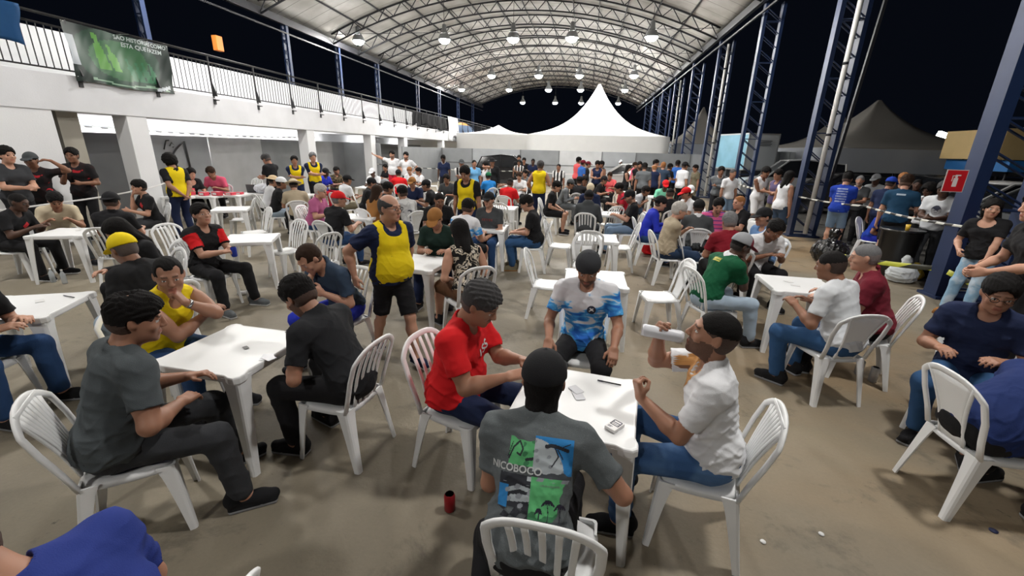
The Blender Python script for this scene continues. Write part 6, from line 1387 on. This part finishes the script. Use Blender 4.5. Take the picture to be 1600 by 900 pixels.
# ---------------------------------------------------------------- printed shirts
def frame_of(o): J = o['J']; return J['N'], J['R2'], J['W']
def on_shirt(o, back, x, z, txt=None, size=.05, m=None, rot=0, name='lettering', grid=None, sp=1.0, base='N'):
    N, R2, W = frame_of(o); s = 1 if back else -1; org = N+R2@V(x*s, 0, z)
    U = R2@V(math.cos(rot)*s, 0, math.sin(rot)); Vv = R2@V(-math.sin(rot)*s, 0, math.cos(rot)); D = R2@V(0, s, 0); me = o['_shirt'].data
    if txt: return decal_text(o['_shirt'], me, txt, size, org, U, Vv, D, m, name=name, sp=sp)
    w, h, n, mats, paint = grid; return decal_grid(o['_shirt'], me, w, h, n, org, U, Vv, D, mats, paint, name)
def surf_print():
    o = HERO['front']; G = [mat('print_%d' % i, c, rough=.85) for i, c in enumerate([(.10, .42, .16), (.045, .20, .085), (.40, .44, .47), (.02, .20, .50), (.018, .020, .028), (.05, .058, .068), (.25, .27, .30), (.015, .012, .03)])]
    def blob(u, v, pts, r):
        for (x0, y0), (x1, y1) in zip(pts, pts[1:]):
            dx, dy = x1-x0, y1-y0; t = max(0, min(1, ((u-x0)*dx+(v-y0)*dy)/(dx*dx+dy*dy+1e-9)))
            if math.hypot(u-x0-t*dx, v-y0-t*dy) < r: return True
        return False
    def palm(u, v, x, y, h):
        if abs(u-x-.01*math.sin((v)*20)) < .006 and y < v < y+h: return True
        for a in range(8):
            th = PI*a/7+.1; L_ = h*.42; 
            if blob(u, v, [(x, y+h), (x+math.cos(th)*L_*.6, y+h+math.sin(th)*L_*.35), (x+math.cos(th)*L_, y+h+math.sin(th)*L_*.2-.035)], .009): return True
        return False
    def paint(u, v):
        nz = math.sin(u*37+v*11)*.5+math.sin(v*53-u*19)*.5
        if u < .46 and v > .60:
            if u+v*.25 < .26+.03*nz: return -1
            if blob(u, v, [(.10, .66), (.16, .80), (.24, .88), (.30, .80), (.27, .72), (.22, .74)], .012) or blob(u, v, [(.05, .62), (.10, .72), (.14, .86)], .006) or blob(u, v, [(.36, .68), (.46, .70)], .018): return 4
            if v > .93-.10*u+.02*nz or u < .10: return -1
            return 1 if (nz > .45 and u > .3) else 0
        if u >= .46 and v > .50:
            if v > .97: return -1
            if blob(u, v, [(.62, .86), (.70, .88), (.78, .87), (.92, .84)], .022) or blob(u, v, [(.74, .86), (.80, .76), (.72, .64)], .009) or blob(u, v, [(.78, .84), (.86, .74)], .008) or blob(u, v, [(.86, .88), (.95, .92)], .006): return 4
            if v < .56+.02*nz: return 5
            if ((u-.46)/.44)**2+((v-.50)/.44)**2 < 1: return 2 if nz < .7 else 6
            return 3
        if u < .46 and v < .50:
            if .40 < u < .455 and .44 < v < .49: return 2
            if v > .40 and u > .05: return 4
            if blob(u, v, [(.12, .30), (.30, .36), (.44, .34)], .025) or blob(u, v, [(.20, .22), (.44, .25)], .04): return 2 if nz < .3 else 6
            if u < .14 and .10 < v < .36: return 3
            if v < .12: return -1 if nz > 0 else 4
            return 4 if nz < .5 else 6
        if u >= .46 and v <= .50:
            if palm(u, v, .72, .03, .20) or palm(u, v, .88, .02, .17) or palm(u, v, .60, .04, .10): return 7
            if v < .03: return 5
            if v > .46 and nz > .2: return 6
            if u > .93-.12*(1-v*2)+.02*nz: return -1
            return 0 if v > .08+.05*nz else 1
        return -1
    on_shirt(o, True, .012, -.215, grid=(.285, .33, 120, G, paint), name='surf_print')
    on_shirt(o, True, -.070, -.196, txt='NICOBOCO', size=.040, m=mat('print_text', (.52, .54, .54), rough=.8), name='shirt_lettering')
    on_shirt(o, True, .075, -.243, txt='LIFE IN PARADISE', size=.010, m=mat('print_text2', (.16, .20, .18), rough=.8), name='small_shirt_lettering')
surf_print()
on_shirt(HERO['red'], False, .035, -.135, txt='1SS', size=.085, m=mat('print_white', (.68, .68, .68), rough=.8), rot=.38, name='shirt_lettering')
Mw_ = mat('print_white', (.7, .7, .7)); Md_ = mat('print_dark', (.02, .025, .05)); Mr_ = mat('print_red', (.55, .02, .03)); My_ = mat('print_yellow', (.55, .50, .08))
def disc(u, v):
    r = math.hypot(u-.5, v-.5)
    if r > .5: return -1
    if r > .40: return 0
    return 1 if (abs(math.sin(u*9)*.5+math.cos(v*11)*.5) < .35 and r < .30) else 0
on_shirt(HERO['tie'], False, .055, -.165, grid=(.07, .07, 26, [Md_, Mw_], disc), name='round_badge')
dia = lambda u, v: 0 if abs(u-.5)+abs(v-.5) < .5 else -1
on_shirt(HERO['lhand'], False, .07, -.14, grid=(.11, .13, 14, [Mr_], dia), name='red_diamond'); on_shirt(HERO['lblack'], False, .06, -.16, grid=(.11, .13, 14, [Mr_], dia), name='red_diamond')
on_shirt(HERO['gcap'], False, 0, -.16, grid=(.20, .05, 24, [mat('print_dullred', (.16, .03, .03))], lambda u, v: 0 if (int(u*9) % 2 == 0 or v > .8) and .1 < v else -1), name='chest_print')
on_shirt(HERO['green'], True, -.03, -.085, grid=(.12, .05, 20, [My_], lambda u, v: 0 if math.sin(u*40)+math.sin(v*12) > -.6 else -1), name='yellow_print')
sq = lambda u, v: 0
lines = lambda u, v: 0 if (int(v*11) % 2 == 0 and (math.sin(u*60+int(v*11)*2) > -.5) and (.08 < u < .92)) else -1
on_shirt(HERO['rblue'], True, 0, -.19, grid=(.24, .30, 40, [mat('print_pale', (.35, .42, .62))], lines), name='back_lettering'); on_shirt(HERO['teal'], True, 0, -.06, grid=(.13, .03, 14, [mat('print_pale2', (.35, .42, .50))], sq), name='neck_label')
def face_p(u, v):
    r = math.hypot((u-.5), (v-.5)*1.0)
    if r > .5: return -1
    if v > .58+.1*math.sin(u*9): return 0
    if math.hypot(u-.36, v-.46) < .06 or math.hypot(u-.64, v-.46) < .06 or (abs(v-.26) < .03 and abs(u-.5) < .16): return 0
    return 1
on_shirt(HERO['print'], False, 0, -.20, grid=(.14, .17, 20, [Md_, mat('print_grey', (.30, .30, .31))], face_p), name='face_print')
for o in PEOPLE:
    if 'white print' in o['label'] or o.get('slabel'): on_shirt(o, False, 0, -.20, grid=(.22, .10, 16, [Mw_, My_], lambda u, v: (1 if math.hypot(u-.5, v-.5) < .2 else 0)), name='chest_print')
# orange yoke on the drinker's T-shirt
on_shirt(HERO['drink'], False, -.03, -.065, grid=(.22, .17, 46, [mat('print_orange', (.66, .34, .12), rough=.85), mat('print_brown', (.22, .11, .06), rough=.85)], lambda u, v: (-1 if v < abs(u-.45)*1.5 or v > .97 else (1 if v < abs(u-.45)*1.5+.10 and u < .5 else 0))), name='orange_yoke')
# ---------------------------------------------------------------- things held and things on the tables
def to_world(o, p):
    th = -o['rz']; s = o['s']; x, y = p[0]*s, p[1]*s
    return (o['loc'][0]+x*math.cos(th)+y*math.sin(th), o['loc'][1]-x*math.sin(th)+y*math.cos(th), p[2]*s)
d_ = HERO['drink']; J = d_['J']; mouth = V(*to_world(d_, J['H']+J['Rh']@V(0, .112, -.052)*HS)); far_ = V(*to_world(d_, J['H']+J['Rh']@V(.012, .30, -.085)*HS))
mb = MB(); mb.tube([tuple(mouth), tuple(mouth*.92+far_*.08), tuple(mouth*.06+far_*.94), tuple(far_)], [.024, .031, .032, .027], 20); o = mb.build('drinking_cup', mat('cup_white', (.66, .67, .72), rough=.35)); tag(o, 'white foam-sleeved can tipped at the mouth of the drinking person', 'cup')
for sx in (0,):
    p = gz(703, 797, 0); can(float(p[0]), float(p[1]), 0, 'red drink can standing on the floor left of the nearest table', (.38, .02, .03))
for px, py, lb in ((1340, 585, 'silver drink can on the floor behind the white T-shirt chair, left one'), (1362, 596, 'silver drink can on the floor behind the white T-shirt chair, right one')): p = gz(px, py, 0); can(float(p[0]), float(p[1]), 0, lb, (.42, .42, .44), .155)
p = gz(390, 466, 0); can(float(p[0]), float(p[1]), 0, 'white drink can on the floor by the leg of the red sleeves table', (.62, .63, .66))
p = gz(376, 464, 0); can(float(p[0])-.08, float(p[1])+.04, .034, 'crushed silver can lying beside the white one near the red sleeves table', (.5, .5, .5), tilt=(0, PI/2, .5))
p = gz(436, 588, .45); can(-1.98, 2.50, 0, 'golden brown can on the floor under the left front table', (.25, .10, .03)) if False else None
o_ = HERO['rsleeve']; J = o_['J']; w = to_world(o_, (J['Tr']+J['Tl'])/2+V(0, .10, -.055)); can(w[0], w[1], w[2]-.02, 'blue and dark can held by the person with red sleeves', (.03, .06, .45))
for px, py, lb in ((84, 441, 'clear bottle on the floor beside the left edge table, left of the pair'), (102, 443, 'clear bottle on the floor beside the left edge table, right of the pair')):
    p = gz(px, py, 0); o = empty('water_bottle', (float(p[0]), float(p[1]), 0)); mb = MB(); mb.lathe([(.025, 0), (.032, .01), (.032, .13), (.028, .15), (.012, .185), (.012, .20)], n=14); mb.build('bottle_body', mat('clear_plastic', (.55, .60, .64), rough=.1, alpha=.55), o); mb = MB(); mb.lathe([(.014, .195), (.014, .215), (.001, .216)], n=12); mb.build('cap', Mw_, o); tag(o, lb, 'bottle')
def cpx2(px, py, rz, lb, **k): p = gz(px, py, .712); return card(float(p[0]), float(p[1]), .712, rz, lb, **k)
Mcb = mat('card_back', (.55, .56, .60), rough=.35)
cpx2(904, 618, 20, 'playing card lying on the nearest table, upper one of the overlapping pair', m=Mcb); c2 = cpx2(900, 609, 38, 'playing card lying half under another on the nearest table', m=Mcb); c2.location.z += .0016
bx = empty('card_box', (0, 0, 0)); p = gz(960, 668, .712); bx.location = (float(p[0]), float(p[1]), .712); bx.rotation_euler = (0, 0, R_(-38))
mb = MB(); mb.box((0, 0, .009), (.031, .045, .009)); mb.build('box_body', mat('card_white', (.72, .72, .72), rough=.35), bx, bevel=.002)
mb = MB()
for a, b, w, h in ((0, -.006, .024, .0025), (0, .018, .024, .0025), (0, .036, .020, .0025), (-.022, .015, .0025, .022), (.022, .015, .0025, .022), (.0, .006, .022, .0015), (-.01, -.022, .012, .0015), (-.012, -.030, .010, .0015)): mb.box((a, b, .0185), (w, h, .0005))
mb.build('printed_emblem', Md_, bx); tag(bx, 'small white playing card box with dark blue emblem on the nearest table', 'card box')
p = gz(952, 599, .712); pen(float(p[0]), float(p[1]), .712, 78, 'dark pen lying on the nearest table beside the tie-dye shirt man')
p = gz(108, 464, .712); pen(float(p[0]), float(p[1]), .712, 82, 'dark pen lying on the left edge table')
p = gz(673, 401, .712); pen(float(p[0]), float(p[1]), .712, 80, 'dark pen lying on the table of the dark green T-shirt man')
for i, (dx, dy, rz) in enumerate(((0, 0, 20), (.018, .010, 45), (.03, -.008, 70))):
    p = gz(415, 558, .712); c = card(float(p[0])+dx, float(p[1])+dy, .712+.0013*i, rz, ['lowest playing card of the small fan on the left front table', 'middle playing card of the small fan on the left front table', 'top playing card of the small fan on the left front table'][i], m=Mcb)
cpx2(384, 543, 60, 'single playing card in the middle of the left front table', w=.03, l=.05, m=mat('domino', (.2, .2, .2)))
cpx2(62, 470, 60, 'playing card under the hand on the left edge table')
for i, (px, py, rz) in enumerate(((128, 357, 20), (122, 360, 60), (1232, 440, 30), (1243, 446, 70), (566, 337, 10), (1113, 367, 20))):
    cpx2(px, py, rz, ['playing card on the far left table near the cream shirt', 'second playing card on the far left table, left of the first', 'playing card played on the right-hand table near the white polo', 'second playing card on the right-hand table, left of the first', 'playing card on the table before the red cap', 'playing card on the table numbered 21'][i])
def held(o, q, lb, n=3):
    J = o['J']; T, E = J['T'+q], J['E'+q]; d = nrm(T-E); w = to_world(o, T+d*.12+V(0, 0, .035)); mb = MB()
    root = empty('card_hand', w, o['rz']); 
    for i in range(n): mb = MB(); mb.box((0, .002*i, 0), (.028, .0006, .043), Matrix.Rotation(R_(-16+16*i), 3, 'Y')@Matrix.Rotation(R_(-35), 3, 'X')); mb.build('playing_card', Mcb, root)
    return tag(root, lb, 'cards')
held(HERO['red'], 'r', 'fan of cards held by the person in red T-shirt'); held(HERO['black'], 'r', 'fan of cards held by the person in black T-shirt with bowed head'); held(HERO['wpolo'], 'r', 'cards held out by the person in white polo')
# numbered label on the corner leg of table 21
lb_ = empty('table_number', (2.33-.375, 8.02-.368, .60)); mb = MB(); mb.box((.045, -.006, 0), (.055, .002, .07)); mb.build('paper', Mw_, lb_)
me = text_mesh('21', .10, font_bold=True); me.transform(Matrix.Translation((.045, -.0095, 0))@Matrix.Rotation(PI/2, 4, 'X')); me.materials.append(Md_); mobj('digits', me, lb_); tag(lb_, 'white paper with the number 21 taped to a table corner', 'label')
# backpack
f = Fld(); f.rbox((0, 0, .17), (.13, .07, .11), .05, k=.03); f.ell((.02, -.10, .13), (.11, .06, .09), k=.03); bp_ = empty('backpack', (0, 0, 0)); p = gz(1018, 399, 0); bp_.location = (float(p[0]), float(p[1])+.1, 0); bp_.rotation_euler = (0, 0, R_(12))
f.plane((0, 0, .005), (0, 0, 1)); mobj('bag_body', f.mesh('bag_body', .011, [fab('black', PAL['black']), fab('red', PAL['red'])], lambda c: ((c[:, 0] < .02) & (c[:, 2] < .27)).astype(int), fold=foldf(4, .02, 1.3)), bp_)
mb = MB(); strip(mb, [(-.05, .02, .31), (-.03, .0, .37), (.03, .0, .37), (.05, .02, .31)], (0, 1, 0), .012, .006); mb.build('top_handle', fab('black', PAL['black']), bp_); mb = MB(); strip(mb, [(.12, .08, .28), (.22, .10, .20), (.21, .10, .07), (.14, .08, .04)], (0, 1, 0), .02, .008); mb.build('shoulder_strap', fab('black', PAL['black']), bp_)
tag(bp_, 'red and black backpack on the floor behind the beige T-shirt man', 'backpack')
# red and white packages, laptop and fan on the wall tables
rs = random.Random(4)
for i, (px, py, w, l, h, c, lb) in enumerate(((284, 305, .20, .16, .17, 'box_white', 'white carton at the left end of the wall tables'), (296, 304, .24, .18, .17, 'box_red', 'red and white carton behind the white one on the wall tables'), (319, 305, .20, .15, .09, 'box_red', 'low red package left of centre on the wall tables'),
        (331, 303, .26, .18, .07, 'box_white', 'flat white package lying on the wall tables'), (340, 305, .22, .16, .10, 'box_red', 'red package beside the flat white one on the wall tables'), (360, 304, .24, .15, .07, 'box_red', 'long red package right of centre on the wall tables'), (374, 303, .18, .14, .06, 'box_red', 'smallest red package at the right of the wall tables'))):
    p = gz(px, py, .72); o = empty('package', (float(p[0]), float(p[1]), .712), R_(rs.uniform(-15, 15))); m = mat(c, (.62, .05, .08) if 'red' in c else (.62, .63, .66), rough=.5, noise=.2, nscale=14)
    mb = MB(); mb.box((0, 0, h/2), (w/2, l/2, h/2)); mb.build('carton', m, o, bevel=.008); mb = MB(); mb.box((0, -l/2-.002, h*.5), (w*.3, .002, h*.28)); mb.box((0, 0, h+.001), (w*.4, l*.12, .001)); mb.build('sticker', Mw_ if 'red' in c else Md_, o); tag(o, lb, 'box')
p = gz(399, 300, .72); o = empty('laptop', (float(p[0]), float(p[1]), .712), R_(20)); mb = MB(); mb.box((0, 0, .01), (.17, .12, .009)); mb.build('keyboard_base', M_blk, o, bevel=.003); mb = MB(); mb.box((0, -.13, .12), (.17, .006, .11), Matrix.Rotation(R_(12), 3, 'X')); mb.build('screen_lid', mat('laptop_lid', (.03, .032, .036), rough=.35), o, bevel=.003); tag(o, 'black laptop seen from behind on the wall tables', 'laptop')
f = Fld(); f.ell((0, 0, .12), (.24, .20, .13), k=.02); f.ell((.12, .02, .16), (.10, .12, .09), k=.04); f.plane((0, 0, .0), (0, 0, 1)); p = gz(470, 300, .72); p = gz(412, 301, .72); tag(mobj('plastic_bag', f.mesh('plastic_bag', .014, [mat('bag_white', (.66, .68, .74), rough=.4)], fold=foldf(8, .05, 1.2)), None, (float(p[0]), float(p[1]), .712)), 'crumpled white carrier bag on the wall tables by the laptop', 'bag')
# litter on the floor
mb = MB()
for i, (px, py, lb) in enumerate(((1192, 847, 'small white bottle top on the floor, bottom right of the drinker'), (1283, 835, 'tiny paper scrap on the floor at the bottom right'))):
    p = gz(px, py, 0); mb = MB(); mb.lathe([(.014, 0), (.016, .002), (.014, .006), (.001, .007)], n=12); tag(mb.build('bottle_cap', Mw_, None, (float(p[0]), float(p[1]), .001)), lb, 'cap')
p = gz(1440, 668, 0); f = Fld(); f.cone((0, -.05, .025), (0, .06, .02), .028, .032, k=.01); tag(mobj('wrapper', f.mesh('wrapper', .006, [mat('wrap_yellow', (.60, .50, .02), rough=.35)], fold=foldf(3, .02, 3)), None, (float(p[0]), float(p[1]), 0)), 'yellow wrapper on the floor under the right edge chair', 'wrapper')
p = gz(1552, 830, 0); mb = MB(); mb.lathe([(.001, 0), (.02, 0), (.021, .006), (.001, .009)], n=12); tag(mb.build('bottle_cap', mat('cap_navy', (.01, .015, .06)), None, (float(p[0]), float(p[1]), .001)), 'dark blue bottle top on the floor at the bottom right corner', 'cap')
# ---------------------------------------------------------------- camera, sky, exposure
cd_ = bpy.data.cameras.new('camera'); co_ = bpy.data.objects.new('camera', cd_); C.objects.link(co_)
Rm = Matrix((tuple(rtv), tuple(upv), tuple(-fwv))).transposed(); co_.matrix_world = Matrix.Translation((0, 0, CH)) @ Rm.to_4x4()
cd_.sensor_width = 36; cd_.lens = FPX/1600*36; cd_.clip_start = .05; cd_.clip_end = 300; bpy.context.scene.camera = co_
w_ = bpy.data.worlds.new('night'); bpy.context.scene.world = w_; w_.use_nodes = True; w_.node_tree.nodes['Background'].inputs[0].default_value = (.0016, .0022, .0040, 1); w_.node_tree.nodes['Background'].inputs[1].default_value = 1.0
vs_ = bpy.context.scene.view_settings; vs_.view_transform = 'Standard'; vs_.look = 'None'; vs_.exposure = 0.27; vs_.gamma = 1.0; vs_.use_curve_mapping = False
